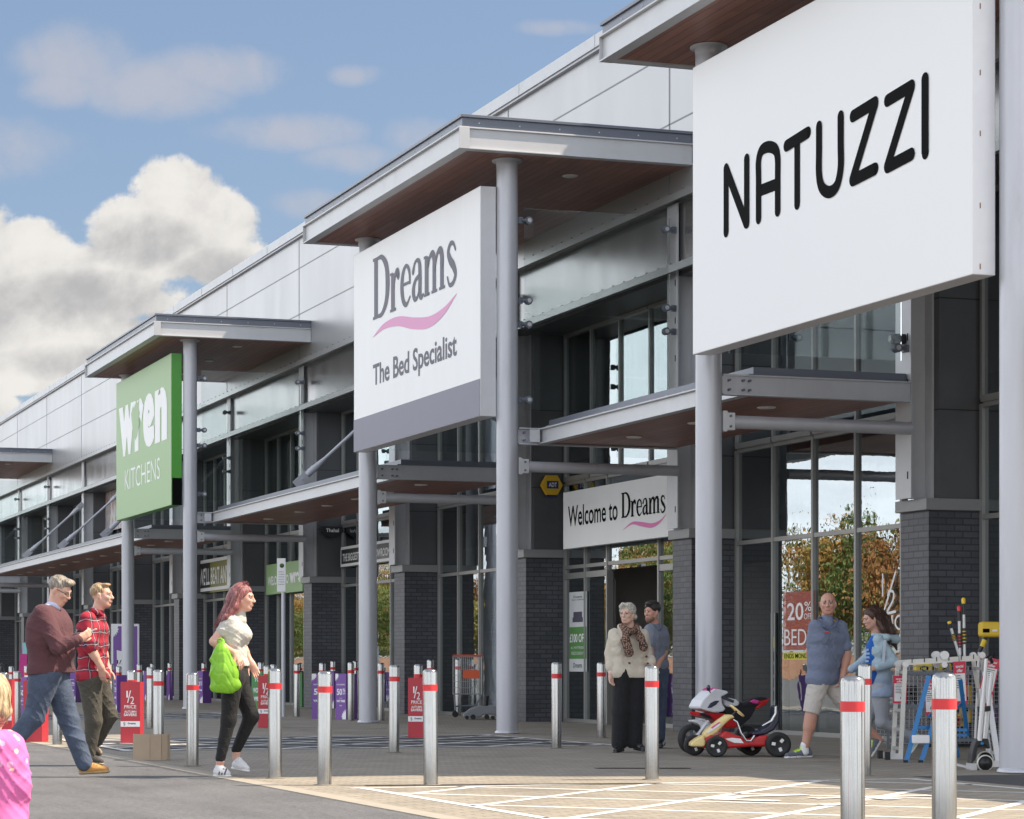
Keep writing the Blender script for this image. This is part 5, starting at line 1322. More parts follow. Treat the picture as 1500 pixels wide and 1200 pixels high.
def hand(S, w_, d, nrm, side=1, curl=.5, k=1.0, m=0, spread=1.0):
    """palm and five separate fingers; w_ wrist, d direction of the palm, nrm palm normal (fingers curl that way), side +1 / -1 puts the thumb on the d x nrm side"""
    w_ = np.array(w_, float); d = nz(d); nrm = nz(np.array(nrm, float) - d * np.dot(nrm, d)); q = np.cross(d, nrm) * side
    S.cone(w_, w_ + d * .035 * k, .027 * k, .030 * k, m, .015, (nrm, 1.5))
    for t in (-.024, -.008, .008, .024): S.cone(w_ + d * .02 * k + q * t * .7 * k, w_ + d * .085 * k + q * t * k, .016 * k, .0125 * k, m, .012)
    for t, L in zip((.027, .009, -.009, -.026), (.068, .078, .073, .056)):
        p = w_ + d * .085 * k + q * t * k * spread; a = .25 * curl + .12; dd = d
        for j, (l, r0, r1) in enumerate(((.46, .0098, .0090), (.31, .0090, .0082), (.25, .0082, .0070))):
            an = curl * (.55, 1.0, .7)[j]
            dd = nz(dd * math.cos(an) + nrm * math.sin(an)); nr2 = nz(nrm - dd * np.dot(nrm, dd)); nrm_ = nr2
            e = p + dd * L * l * k; S.cone(p, e, r0 * k, r1 * k, m, .003); p = e
    p = w_ + d * .028 * k + q * .024 * k; dd = nz(d * .75 + q * .65 + nrm * .25)
    for l, r0, r1 in ((.040, .0135, .0115), (.032, .0110, .0095), (.026, .0095, .0078)):
        e = p + dd * l * k; S.cone(p, e, r0 * k, r1 * k, m, .004); p = e; dd = nz(dd + d * .35 - q * .2 + nrm * .15 * curl)
def shoe(name, parent, heel, toe, mats, h=.075, wd=.042, up=(0, 0, 1), laces=None, ankle=None):
    """heel / toe: ground points under the heel and the toe tip; mats upper, sole"""
    heel, toe = np.array(heel, float), np.array(toe, float); d = nz(toe - heel); L = np.linalg.norm(toe - heel); up = nz(np.array(up, float) - d * np.dot(up, d))
    S = Sdf(.02); q = np.cross(d, up)
    S.cone(heel + d * .04 + up * .045, heel + d * L * .45 + up * .05, .036, .040, 0, .02); S.cone(heel + d * L * .45 + up * .048, toe - d * .045 + up * .036, .040, .032, 0, .03, (up, 1.2))
    S.cone(heel + d * .045 + up * .05, heel + d * .055 + up * h, .036, .036, 0, .02)
    S.cone(heel + d * L * .35 + up * .07, heel + d * L * .6 + up * .055, .026, .024, 0, .03)
    S.cone(heel + d * .035 + up * .014, toe - d * .04 + up * .014, .037, .035, 1, .004, (up, 2.6))
    S.cut(heel, -up)
    if laces:
        for j in range(3):
            c = heel + d * L * (.45 + .09 * j) + up * (.094 - .010 * j); S.cone(c - q * .026, c + q * .026, .007, .007, 2, .003)
        c = heel + d * L * .4 + up * .10; S.cone(c, c + q * .03 + up * .02 - d * .01, .006, .006, 2, .003); S.cone(c, c - q * .03 + up * .015, .006, .006, 2, .003)
    if ankle is not None: S.cone(heel + d * .05 + up * h * .9, ankle, .032, .036, 3, .01)
    return S.build(name, mats, parent, .006)
class Body:
    """poses a person from photo pixels: J(px, py, depth) gives a joint in the person's own frame"""
    def __init__(s, label, px, by, group=None):
        s.r, s.s = spot('person', label, 'person', px, by, group); s.f = Fr(px, by)
    def J(s, x, y, d=0.0): return np.array(s.f(x, y, d))
sneaker_g = cloth('trainer_grey', (.12, .13, .16), .2); sole_w = M('sole_white', (.70, .70, .68), .5, var=.05); lace_y = M('lace_yellow', (.50, .75, .02), .5, var=.1)
denim = cloth('denim_blue', (.055, .075, .118), .7, .85, 7)
shoe_k = M('shoe_black', (.02, .02, .022), .25)

def strands(name, mat, parent, guides, n, seed=1, r=.0035, wav=.006):
    """loose hair: guides are lists of (point, spread); thin tapered strands follow them"""
    rnd = np.random.default_rng(seed); mb = MB()
    for i in range(n):
        g = guides[rnd.integers(len(guides))]; o = rnd.normal(0, 1, 3); o /= np.linalg.norm(o); o *= rnd.uniform(.75, 1.12); ph = rnd.uniform(0, 6)
        t1 = rnd.uniform(.72, 1.0); pts = []; m = 9
        G = np.array([p for p, q in g]); Q = np.array([q for p, q in g]); tt = np.linspace(0, 1, len(G))
        for k in range(m):
            t = t1 * k / (m - 1); p = np.array([np.interp(t, tt, G[:, a]) for a in range(3)]); q = np.interp(t, tt, Q)
            pts.append(p + o * q + np.array((math.sin(ph + t * 7), math.cos(ph * 2 + t * 6), 0)) * wav * t)
        mb.tube(pts, [r * (1 - .75 * k / (m - 1)) for k in range(m)], 4, False)
    return mb.build(name, mat, parent)
def limb(S, a, b, c, ra, rb, rc, m=0, k=.02, t=1.0):
    """two tapered segments with a slight swell"""
    ra, rb, rc = ra * t, rb * t, rc * t
    a, b, c = map(np.array, (a, b, c)); S.cone(a, b, ra, rb, m, k); S.cone(b, c, rb, rc, m, k)
    S.cone(b + (c - b) * .15, b + (c - b) * .4, rb * 1.04, rb * .98, m, .02); return S
def torso(S, sh1, sh2, hip1, hip2, chest=.105, waist=.10, hipr=.105, depth=1.0, belly=0.0, fw=(0, -1, 0), m=0, k=.03, bust=0):
    sh1, sh2, hip1, hip2 = map(np.array, (sh1, sh2, hip1, hip2)); fw = nz(fw)
    up = (sh1 + sh2) / 2; lo = (hip1 + hip2) / 2; ax = nz(up - lo)
    for t, r, w_ in ((.0, hipr, 1.0), (.28, waist * .97, .75), (.55, (chest + waist) * .5, .80), (.80, chest, .80)):
        A, B = hip1 + (sh1 - hip1) * t, hip2 + (sh2 - hip2) * t; c = (A + B) / 2; A = c + (A - c) * w_; B = c + (B - c) * w_
        S.cone(A, B, r, r, m, k)
    S.cone(lo, up - ax * .08, waist, chest * .9, m, k)
    S.cone(sh1, sh2, chest * .60, chest * .60, m, k)
    if belly: S.ell(lo + ax * .17 + fw * belly * .75, (.13, .13, .14), m, .06)
    return S
# ---- 1. older woman ----
B = Body('older woman with short grey hair in a beige jacket, leopard scarf and wide black trousers', 920, 1102); J = B.J; P = B.r
fdir = nz((-.52, -.86, 0))
H = Head(J(919, 899.5, -.02), fdir, .98, .02)
neck = J(923, 921, .01); s1, s2 = J(899, 929, -.03), J(943, 930, .05); h1, h2 = J(911, 990, -.02), J(932, 990, .03)
S = Sdf(); H.add(S, neck); torso(S, s1, s2, h1, h2, .082, .08, .085, fw=fdir)
e1, w1 = J(892, 957, .0), J(894.5, 985, -.06); e2, w2 = J(950, 955, .08), J(954, 974, -.05)
limb(S, s1, e1, w1, .045, .036, .025); hand(S, w1, J(894, 1000, -.08) - w1, (.5, -.6, 0), -1, .45)
limb(S, s2, e2, w2, .045, .036, .025); hand(S, w2, J(957, 986, -.1) - w2, (-.6, -.3, 0), 1, .5)
k1, a1, k2, a2 = J(909, 1042, -.02), J(908, 1092, 0), J(930, 1042, .03), J(930, 1090, .03)
limb(S, h1, k1, a1, .07, .05, .034); limb(S, h2, k2, a2, .07, .05, .034)
S.build('body', [skin3, lip, eye_w, iris, M('brow_grey', (.30, .25, .2), .7)], P, .006)
S = Sdf(.03)                                             # short layered hair
S.ell(H(0, -.022, .045), np.array((.086, .100, .086)), 0, .02, H.R)
for x, y, z, r in ((-.04, .058, .098, .030), (.02, .066, .098, .032), (.055, .045, .08, .030), (-.068, .03, .07, .030), (.072, .0, .035, .028), (-.074, .0, .03, .028), (0, -.09, -.02, .05), (.04, -.08, -.03, .04), (-.04, -.08, -.03, .04)):
    S.ell(H(x, y, z), (r, r, r), 0, .02)
S.ell(H(0, .115, -.03), np.array((.075, .075, .085)), 0, .02, H.R, True)
S.fold = wr(.006, 90, 70, 60, .4)
S.build('hair', hair_mat('hair_silver', (.46, .42, .36), (.66, .62, .54)), P, .006)
mb = MB()
for sx in (-1, 1): mb.tube([H(sx * .031 + .021 * math.cos(t), .104 - .008 * abs(math.cos(t)), .004 + .015 * math.sin(t)) for t in np.linspace(0, 2 * math.pi, 17)], .0016, 6, False).tube([H(sx * .052, .098, .008), H(sx * .078, .03, .012), H(sx * .08, -.005, .01)], .0016, 5)
mb.tube([H(-.010, .106, .006), H(.010, .106, .006)], .0016, 5); mb.build('glasses', M('glasses_metal', (.5, .45, .38), .3, .8), P)
beige = cloth('jacket_beige', (.56, .50, .41), .08)
pk = cloth('jumper_pale_pink', (.70, .55, .56), .06)
S = Sdf(.035); torso(S, s1, s2, J(911, 975, -.02), J(932, 975, .03), .088, .086, .092, fw=fdir); S.build('jumper', pk, P, .009)
S = Sdf(.03)                                             # jacket, open at the front
torso(S, s1, s2, J(907, 984, -.02), J(935, 986, .03), .108, .108, .118, fw=fdir)
S.chain([s1, e1, J(893.5, 979, -.045)], [.058, .050, .044], 0, .015); S.chain([s2, e2, J(951, 970, -.03)], [.058, .050, .045], 0, .015)
S.cone(J(893.3, 974, -.04), J(893.5, 978, -.045), .054, .054, 0, .004); S.cone(J(953, 966, -.02), J(953.5, 970, -.03), .055, .055, 0, .004)
fr_ = J(922, 960, -.02)
for a, b, w0, w1_ in (((921, 930), (938, 1002), .03, .055),): S.cone(np.array(J(924, 940, -.17)), np.array(J(931, 1000, -.17)), .018, .032, 0, .006, None, True)
S.cut(J(920, 993, 0), (0, 0, -1)); S.fold = wr(.005, 26, 20, 22, 1.2)
S.build('jacket', beige, P, .007)
S = Sdf(.012)                                            # collar and lapels
for a, b in (((907, 918, -.06), (912, 942, -.150)), ((936, 921, .03), (934, 944, -.14))): S.cone(J(*a), J(*b), .028, .012, 0, .012, (fdir, 2.2))
S.chain([J(908, 919, -.06), J(921, 916, .10), J(937, 921, .02)], [.026, .026, .026], 0, .02, (fdir, 1.4)); S.build('collar', beige, P, .007)
mb = MB()
for x, y in ((909, 938), (920.3, 971.5), (917.0, 955), (946, 962), (947.8, 972)): 
    c = Vector(J(x, y, -.165 if x < 930 else -.10)); mb.cyl(c, c + Vector((-.006, -.012, 0)), .013, n=14)
mb.build('button', M('button_dark', (.05, .03, .025), .4), P)
S = Sdf(.02)                                             # leopard scarf, two hanging ends
S.chain([J(909, 917, -.08), J(913, 922, -.13), J(922, 926, -.15), J(931, 922, -.10), J(933, 916, .0)], [.03, .036, .036, .034, .03], 0, .02)
S.chain([J(913, 921, -.15), J(914, 938, -.195), J(919, 956, -.215)], [.032, .046, .058], 0, .02, (fdir, 1.9)); S.chain([J(931, 921, -.11), J(936, 934, -.165), J(940, 948, -.17)], [.030, .042, .050], 0, .02, (fdir, 1.9))
S.cut(J(918, 962.5, 0), (0, 0, -1)); S.fold = wr(.006, 60, 30, 14, .2)
m_, t_, b_ = nm('leopard'); vn = t_.nodes.new('ShaderNodeTexVoronoi'); vn.inputs['Scale'].default_value = 62; t_.links.new(objc(t_), vn.inputs['Vector'])
t_.links.new(mixc(t_, V(t_, vn.outputs[0]).smooth(.30, .55), (.32, .19, .13), (.035, .018, .016)), b_.inputs['Base Color']); b_.inputs['Roughness'].default_value = .8
S.build('scarf', m_, P, .007)
S = Sdf(.03); blk = cloth('trousers_black', (.012, .012, .014), .2, .95)
S.cone(h1 + [0, 0, .04], h2 + [0, 0, .04], .112, .112, 0, .05); S.chain([h1, k1, J(907, 1089, 0)], [.100, .095, .088], 0, .03); S.chain([h2, k2, J(930, 1088, .03)], [.100, .095, .088], 0, .03)
S.cut(J(920, 1096, 0), (0, 0, -1)); S.fold = wr(.006, 34, 20, 5, 2); S.build('trousers', blk, P, .008)
S = Sdf(.01); S.cone(J(893.5, 980, -.045), J(894.2, 983.5, -.055), .038, .036); S.build('cuff', pk, P, .006)
shoe('shoe', P, J(913, 1101, .06), J(897.5, 1103.5, -.14), [shoe_k, shoe_k], .06); shoe('shoe', P, J(930, 1099, .06), J(943, 1101, -.14), [shoe_k, shoe_k], .06)
# ---- 2. man in the doorway ----
r_, s_ = None, None
B = Body('young dark haired man in a grey polo shirt waiting in front of the open doorway', 957, 1096); J = B.J; P = B.r
fdir = nz((-.72, -.69, 0)); H = Head(J(955, 896.5, 0), fdir, 1.0, .05)
neck = J(959, 914, .03); s1, s2 = J(951, 923, -.08), J(972, 924, .16); h1, h2 = J(956, 985, -.05), J(968, 985, .08)
S = Sdf(); H.add(S, neck); torso(S, s1, s2, h1, h2, .088, .082, .085, fw=fdir)
e1, w1 = J(950, 955, -.16), J(951, 976, -.26); e2, w2 = J(974, 954, .08), J(962, 974, -.16)
limb(S, s1, e1, w1, .052, .042, .03); hand(S, w1, J(953, 986, -.30) - w1, (.7, .3, -.4), 1, .6, 1.1); limb(S, s2, e2, w2, .052, .042, .03); hand(S, w2, J(953, 982, -.26) - w2, (-.4, .5, -.6), -1, .7, 1.1)
k1, a1, k2, a2 = J(955, 1038, -.05), J(956, 1088, 0), J(967, 1038, .05), J(967, 1088, .08)
limb(S, h1, k1, a1, .085, .058, .04, t=.85); limb(S, h2, k2, a2, .085, .058, .04, t=.85)
S.build('body', [skin2, lip, eye_w, iris, M('brow_dark', (.03, .02, .015), .7)], P, .008)
hb = hair_mat('hair_black', (.018, .014, .012))
S = Sdf(.03); S.ell(H(0, -.02, .05), np.array((.090, .105, .086)), 0, .02, H.R); S.ell(H(-.02, .06, .10), (.05, .04, .03), 0, .02); S.ell(H(0, .105, -.025), np.array((.085, .085, .092)), 0, .01, H.R, True); S.cut(H(0, -.05, -.07), -H.u); S.build('hair', hb, P, .008)
S = Sdf(.02); S.cone(H(-.045, .045, -.075), H(0, .066, -.100), .022, .026); S.cone(H(.045, .045, -.075), H(0, .066, -.100), .022, .026); S.build('stubble', M('stubble', (.16, .09, .065), .8), P, .007)
polo_g = cloth('polo_grey', (.17, .19, .235), .1)
S = Sdf(.035); torso(S, s1, s2, J(956, 974, -.05), J(968, 974, .08), .108, .100, .106, fw=fdir); S.chain([s1, J(950, 944, -.14)], [.062, .060], 0, .03); S.chain([s2, J(974, 944, .10)], [.062, .060], 0, .03); S.cone(neck + [0, 0, -.05], neck + [0, 0, .0], .07, .058, 0, .02); S.cut(J(956, 982, 0), (0, 0, -1)); S.fold = wr(.005, 22, 16, 20); S.build('polo_shirt', polo_g, P, .009)
S = Sdf(.03); S.cone(h1, h2, .102, .102, 0, .05); S.chain([h1, k1, a1], [.10, .078, .065]); S.chain([h2, k2, a2], [.105, .078, .065]); S.fold = wr(.005, 22, 16, 20); S.build('jeans', denim, P, .01)
shoe('shoe', P, J(960, 1093, .1), J(946, 1096, -.18), [shoe_k, shoe_k]); shoe('shoe', P, J(973, 1093, .2), J(966, 1096, -.1), [shoe_k, shoe_k])
S = Sdf(.01); S.chain([J(953, 917, -.05), J(956, 921, -.10), J(960, 924, -.09)], [.013, .017, .008], 0, .01); S.chain([J(969, 916, .0), J(965, 922, -.06), J(960, 925, -.09)], [.013, .017, .008], 0, .01); S.build('collar', cloth('collar_slate', (.11, .13, .18), .1), P, .006)
MB().bar(J(957.5, 928, -.125), J(957, 946, -.135), .02, .010, (0, 1, 0)).build('placket', cloth('placket_pale', (.42, .46, .55), .1), P)
# ---- 3. man in polo shirt and shorts ----
B = Body('balding man in a blue grey polo shirt and pale shorts walking left', 1200, 1110); J = B.J; P = B.r
fdir = nz((-.22, -.97, 0)); bdir = nz((-.75, -.66, 0)); H = Head(J(1213, 884.5, 0), fdir, 1.02, .0, -.03)
neck = J(1211, 907, .02); s1, s2 = J(1191, 918, -.12), J(1234, 918, .10); h1, h2 = J(1198, 996, -.06), J(1215, 996, .06)
S = Sdf(); H.add(S, neck); torso(S, s1 + [.03, 0, -.02], s2 + [-.03, 0, -.02], h1, h2, .085, .085, .085, fw=bdir)
e2, w2 = J(1243, 958, .08), J(1232, 990, -.10); e1, w1 = J(1186, 955, -.02), J(1196, 988, .12)
limb(S, s2, e2, w2, .054, .044, .031); hand(S, w2, J(1227, 1004, -.14) - w2, (-.8, -.2, 0), -1, .55, 1.05)
limb(S, s1, e1, w1, .05, .042, .03); hand(S, w1, J(1201, 1003, .15) - w1, (.6, -.4, 0), 1, .5, 1.05)
k1, a1 = J(1186, 1046, -.10), J(1177, 1093, -.10); k2, a2 = J(1247, 1046, .05), J(1291, 1084, .10)
limb(S, h1, k1, a1, .09, .062, .040); limb(S, h2, k2, a2, .09, .062, .040); S.ell(k1 + (a1 - k1) * .3 + [.015, .02, 0], (.052, .055, .09), 0, .03); S.ell(k2 + (a2 - k2) * .3 + [.02, .02, .01], (.05, .055, .085), 0, .03)
S.build('body', [skin2, lip, eye_w, iris, M('brow_dark', (1, 1, 1))], P, .006)
S = Sdf(.03); S.ell(H(0, -.022, .035), np.array((.080, .095, .084)), 0, .02, H.R); S.ell(H(0, .085, .03), np.array((.105, .125, .120)), 0, .01, H.R, True); S.cut(H(0, 0, -.06), -H.u); S.build('hair', M('hair_cropped', (.10, .075, .06), .8), P, .007)
polo = cloth('polo_blue_grey', (.155, .185, .265), .08)
S = Sdf(.035); torso(S, s1 + [.02, 0, -.02], s2 + [-.02, 0, -.02], J(1197, 994, -.06), J(1216, 994, .06), .122, .122, .134, fw=bdir, belly=.10)
S.chain([s1, J(1188, 945, -.07)], [.070, .064], 0, .02); S.chain([s2, J(1240.5, 947, .08)], [.070, .066], 0, .02); S.cone(J(1211, 915, .0), J(1211, 908, .01), .088, .070, 0, .02)
S.cut(J(1210, 1004, 0), (.08, 0, -1)); S.fold = wr(.005, 22, 16, 24, .7); S.build('polo_shirt', polo, P, .008)
S = Sdf(.01); S.chain([J(1196, 908, -.11), J(1203, 918, -.175), J(1209, 922, -.185)], [.012, .016, .007], 0, .01, (fdir, 1.6)); S.chain([J(1226, 909, -.05), J(1220, 917, -.14), J(1211, 922, -.18)], [.012, .016, .007], 0, .01, (fdir, 1.6)); S.chain([J(1197, 906, -.08), J(1211, 902, .10), J(1226, 907, .0)], [.012, .013, .012], 0, .02)
S.build('collar', cloth('collar_blue', (.10, .125, .20), .1), P, .007)
S = Sdf(.006); S.cone(J(1204, 926.5, -.205), J(1210.5, 926.8, -.20), .008, .006); S.build('red_emblem', M('emblem_red', (.65, .06, .06), .6), P, .004)
short_c = cloth('shorts_stone', (.50, .46, .42), .1)
S = Sdf(.035); S.cone(h1 + [0, 0, .0], h2 + [0, 0, .0], .112, .112, 0, .05); S.cone(h1, k1 + [0, 0, .02], .115, .088, 0, .03); S.cone(h2, k2 + [0, 0, .04], .115, .088, 0, .03)
S.cut(J(1184, 1044, 0), (-.25, 0, -1)); S.fold = wr(.007, 20, 15, 24, .3); S.build('shorts', short_c, P, .008)
S = Sdf(.01); S.cone(J(1176, 1091, -.1), J(1177, 1101, -.09), .042, .042); S.build('sock', M('sock_white', (.72, .72, .72), .9), P, .007)
shoe('trainer', P, J(1189, 1110, -.02), J(1145, 1111, -.16), [sneaker_g, sole_w, lace_y], .085, laces=1)
shoe('trainer', P, J(1298, 1081, .12), J(1277, 1112, .02), [sneaker_g, sole_w, lace_y], .085, up=(-.8, 0, .5), laces=1)
# ---- 4. girl in pale blue hoodie ----
B = Body('girl with long dark hair in a pale blue hooded top and grey leggings, walking left', 1285, 1104); J = B.J; P = B.r
fdir = nz((-.97, -.22, 0)); H = Head(J(1277, 906, 0), fdir, .98, .22)
neck = J(1285, 928, .02); s1, s2 = J(1283, 938, -.12), J(1294, 938, .12); h1, h2 = J(1288, 1012, -.07), J(1292, 1012, .08)
S = Sdf(); H.add(S, neck); torso(S, s1, s2, h1, h2, .078, .072, .078, fw=fdir)
e1, w1 = J(1306, 970, -.16), J(1276, 979, -.20); e2, w2 = J(1268, 970, .14), J(1243, 984, .10)
limb(S, s1, e1, w1, .042, .034, .024); hand(S, w1, J(1264, 981, -.20) - w1, (0, .7, -.5), -1, .4, .9); limb(S, s2, e2, w2, .042, .034, .024); hand(S, w2, J(1235, 989, .08) - w2, (0, -.7, -.5), 1, .4, .9)
k1, a1 = J(1290, 1058, -.07), J(1342, 1082, .0); k2, a2 = J(1270, 1058, .08), J(1266, 1095, .08)
limb(S, h1, k1, a1, .08, .052, .036, t=.82); limb(S, h2, k2, a2, .08, .052, .036, t=.82)
S.build('body', [skin1, lip, eye_w, iris, M('brow_dark', (1, 1, 1))], P, .006)
hd = hair_mat('hair_dark_brown', (.040, .020, .014), (.10, .045, .028))
S = Sdf(.03); S.ell(H(0, -.022, .04), np.array((.088, .102, .090)), 0, .02, H.R); S.ell(H(0, .105, -.02), np.array((.10, .075, .085)), 0, .015, H.R, True)
S.chain([H(0, -.06, .06), J(1297, 908, 0), J(1304, 925, .0), J(1309, 941, -.01), J(1313, 952, -.02)], [.055, .055, .046, .032, .008], 0, .03); S.chain([H(-.05, -.04, .0), J(1292, 922, -.09), J(1297, 938, -.12)], [.045, .038, .012], 0, .02); S.chain([H(.05, -.03, 0), J(1289, 921, .09), J(1287, 935, .11)], [.045, .035, .012], 0, .02)
S.fold = wr(.006, 80, 60, 18, .9); S.build('hair', hd, P, .006)
strands('hair_strands', hd, P, [[(H(0, -.04, .10), .05), (J(1296, 906, 0), .055), (J(1304, 924, 0), .045), (J(1313, 950, -.02), .022)], [(H(-.04, .0, .09), .04), (J(1291, 908, -.08), .045), (J(1298, 936, -.12), .03), (J(1303, 948, -.12), .012)]], 150, 3)
S = Sdf(.01); S.ell(H(0, -.098, .055), (.025, .02, .02)); S.build('hair_tie', M('hair_tie', (.35, .2, .08), .6), P, .006)
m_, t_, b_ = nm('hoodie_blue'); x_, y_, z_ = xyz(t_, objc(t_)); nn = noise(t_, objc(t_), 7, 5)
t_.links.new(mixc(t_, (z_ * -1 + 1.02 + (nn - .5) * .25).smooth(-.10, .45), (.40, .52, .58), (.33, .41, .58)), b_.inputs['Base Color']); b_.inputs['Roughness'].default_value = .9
S = Sdf(.035); torso(S, s1, s2, J(1289, 1015, -.07), J(1297, 1015, .08), .108, .108, .122, fw=fdir)
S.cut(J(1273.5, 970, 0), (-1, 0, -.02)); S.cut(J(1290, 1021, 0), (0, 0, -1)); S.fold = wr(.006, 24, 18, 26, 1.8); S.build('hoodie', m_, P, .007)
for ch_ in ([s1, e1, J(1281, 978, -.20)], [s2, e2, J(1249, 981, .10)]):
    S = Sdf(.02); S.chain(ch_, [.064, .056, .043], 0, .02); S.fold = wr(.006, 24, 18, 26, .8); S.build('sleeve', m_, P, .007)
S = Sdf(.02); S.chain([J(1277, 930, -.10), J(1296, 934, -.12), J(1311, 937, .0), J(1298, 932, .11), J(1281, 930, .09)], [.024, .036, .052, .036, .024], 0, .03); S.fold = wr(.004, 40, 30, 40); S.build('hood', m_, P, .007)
S = Sdf(.03); torso(S, s1 + [-.035, .03, 0], s2 + [-.035, -.03, 0], J(1279, 990, -.05), J(1281, 990, .06), .092, .090, .092, fw=fdir); S.build('t_shirt', cloth('tshirt_blue', (.012, .115, .46), .1), P, .009)
mb = MB()
for k in range(5): mb.box(*[v for v in (J(1268, 0, 0)[0] - .035 + .012 * (k % 2), J(1270, 0, 0)[0] - .005 + .012 * (k % 3))], -.118, -.098, J(0, 952 + 5.5 * k)[2] - .012, J(0, 952 + 5.5 * k)[2] + .010)
mb.build('print', M('print_pale', (.45, .6, .8), .6), P)
MB().bar(J(1291, 938, -.195), J(1288, 972, -.215), .03, .012, (0, 1, 0)).build('sleeve_stripe', M('stripe_white', (.55, .6, .68), .8), P)
S = Sdf(.03); lg = cloth('leggings_grey', (.36, .38, .42), .1); S.cone(h1, h2, .108, .108, 0, .04); S.chain([h1, k1, a1], [.098, .066, .046], 0, .03); S.chain([h2, k2, a2], [.098, .066, .046], 0, .03); S.fold = wr(.003, 30, 20, 30); S.build('leggings', lg, P, .008)
mint = cloth('trainer_mint', (.42, .60, .50), .2); shoe('trainer', P, J(1352, 1079, .0), J(1334, 1106, -.03), [mint, sole_w, mint], .08, up=(-.8, 0, .5)); shoe('trainer', P, J(1272, 1104, .12), J(1246, 1105, .02), [mint, sole_w, mint], .08)
# ---- 5. woman with pink hair ----
B = Body('young woman with long pink hair, grey top and black leggings striding to the right', 340, 1137); J = B.J; P = B.r
fdir = nz((.97, -.22, 0)); H = Head(J(356, 876, 0), fdir, 1.0, .05)
neck = J(349, 899, .0); s1, s2 = J(337, 910, -.12), J(347, 911, .13); h1, h2 = J(341, 992, -.07), J(346, 992, .07)
S = Sdf(); H.add(S, neck); torso(S, s1, s2, h1, h2, .078, .07, .08, fw=fdir)
e1, w1 = J(315.5, 940, -.15), J(346, 957, -.20); e2, w2 = J(352, 945, .17), J(366, 970, .12)
limb(S, s1, e1, w1, .047, .038, .026); hand(S, w1, J(355, 970, -.20) - w1, (-.5, .5, -.3), -1, .5, 1.0, spread=1.25)
limb(S, s2, e2, w2, .044, .036, .025); hand(S, w2, J(372, 982, .1) - w2, (0, -.6, 0), 1, .4, 1.0)
k1, a1 = J(336, 1054, -.07), J(324, 1114, -.08); k2, a2 = J(367, 1050, .08), J(345, 1102, .10)
limb(S, h1, k1, a1, .088, .056, .036, t=.8); limb(S, h2, k2, a2, .088, .056, .036, t=.8); S.cone(a1, J(322, 1124, -.06), .034, .034); S.cone(a2, J(345, 1112, .1), .034, .034)
S.build('body', [skin1, lip, eye_w, iris, M('brow_auburn', (.14, .06, .05), .7)], P, .006)
hp_ = hair_mat('hair_pink', (.20, .055, .06), (.34, .12, .115))
S = Sdf(.03); S.ell(H(0, -.020, .042), np.array((.084, .098, .084)), 0, .02, H.R); S.ell(H(0, .104, -.035), np.array((.10, .080, .095)), 0, .015, H.R, True)
S.chain([H(0, -.04, .07), J(341, 875, 0), J(335, 893, -.03), J(327, 906, -.06), J(318, 917, -.08)], [.056, .052, .044, .030, .008], 0, .03); S.chain([H(.06, -.03, .02), J(344, 890, -.1), J(334, 905, -.15), J(326, 914, -.14)], [.045, .042, .030, .010], 0, .02); S.chain([H(-.06, -.03, .02), J(346, 890, .09), J(338, 906, .12)], [.045, .04, .015], 0, .02)
S.fold = wr(.005, 80, 60, 20, .3); S.build('hair', hp_, P, .006)
strands('hair_strands', hp_, P, [[(H(0, .02, .11), .04), (J(343, 870, 0), .055), (J(335, 893, -.03), .05), (J(322, 914, -.07), .035), (J(314, 924, -.09), .02)], [(H(.05, .0, .08), .03), (J(346, 884, -.1), .04), (J(336, 903, -.15), .035), (J(325, 918, -.15), .02)]], 190, 4)
top = cloth('top_grey', (.47, .45, .41), .06)
S = Sdf(.03); torso(S, s1, s2, J(343, 974, -.06), J(348, 974, .06), .102, .088, .10, fw=fdir); S.ell(J(358, 930, -.05), (.06, .075, .06), 0, .05); S.ell(J(359, 930, .05), (.06, .07, .06), 0, .05); S.cone(neck + [0, 0, -.05], neck + [.012, 0, .01], .075, .054, 0, .02)
S.chain([s1, J(327.5, 925, -.14)], [.060, .054], 0, .014); S.chain([s2, J(350, 927, .16)], [.058, .052], 0, .014); S.cut(J(345, 976, 0), (0, 0, -1)); S.fold = wr(.0042, 14, 10, 46, .5); S.build('top', top, P, .007)
S = Sdf(.03); lk = cloth('leggings_black', (.006, .006, .007), .2, .8); S.cone(J(343, 975, -.05), J(347, 975, .05), .092, .092, 0, .04); S.cone(h1, h2, .104, .104, 0, .04); S.chain([h1, k1, a1 + [0, 0, .02]], [.100, .066, .044], 0, .03); S.chain([h2, k2, a2 + [0, 0, .02]], [.100, .066, .044], 0, .03); S.fold = wr(.003, 26, 20, 22); S.build('leggings', lk, P, .007)
wh = cloth('trainer_white', (.66, .66, .68), .08)
o = shoe('trainer', P, J(313, 1138, -.06), J(341, 1138.5, -.10), [wh, sole_w, wh], .085, laces=1)
mb = MB()
for k in range(3): mb.bar(J(322 + 4.2 * k, 1134, -.125), J(325 + 4.2 * k, 1125, -.112), .012, .010, (0, 1, 0))
mb.build('stripe', ink_gr, o)
shoe('trainer', P, J(337, 1128, .10), J(366, 1133, .06), [wh, sole_w, wh], .085, laces=1)
bag = thing('carrier_bag', 'bright lime green carrier bag hanging from the arm of the pink haired woman', 'carrier bag', tuple(P.location), -YAW)
m_ = bpy.data.materials.new('bag_green'); m_.use_nodes = True; t_ = m_.node_tree; b_ = t_.nodes['Principled BSDF']; b_.inputs['Base Color'].default_value = (.30, .60, .05, 1); b_.inputs['Roughness'].default_value = .28
tl = t_.nodes.new('ShaderNodeBsdfTranslucent'); tl.inputs[0].default_value = (.34, .66, .06, 1); mx = t_.nodes.new('ShaderNodeMixShader'); mx.inputs[0].default_value = .35
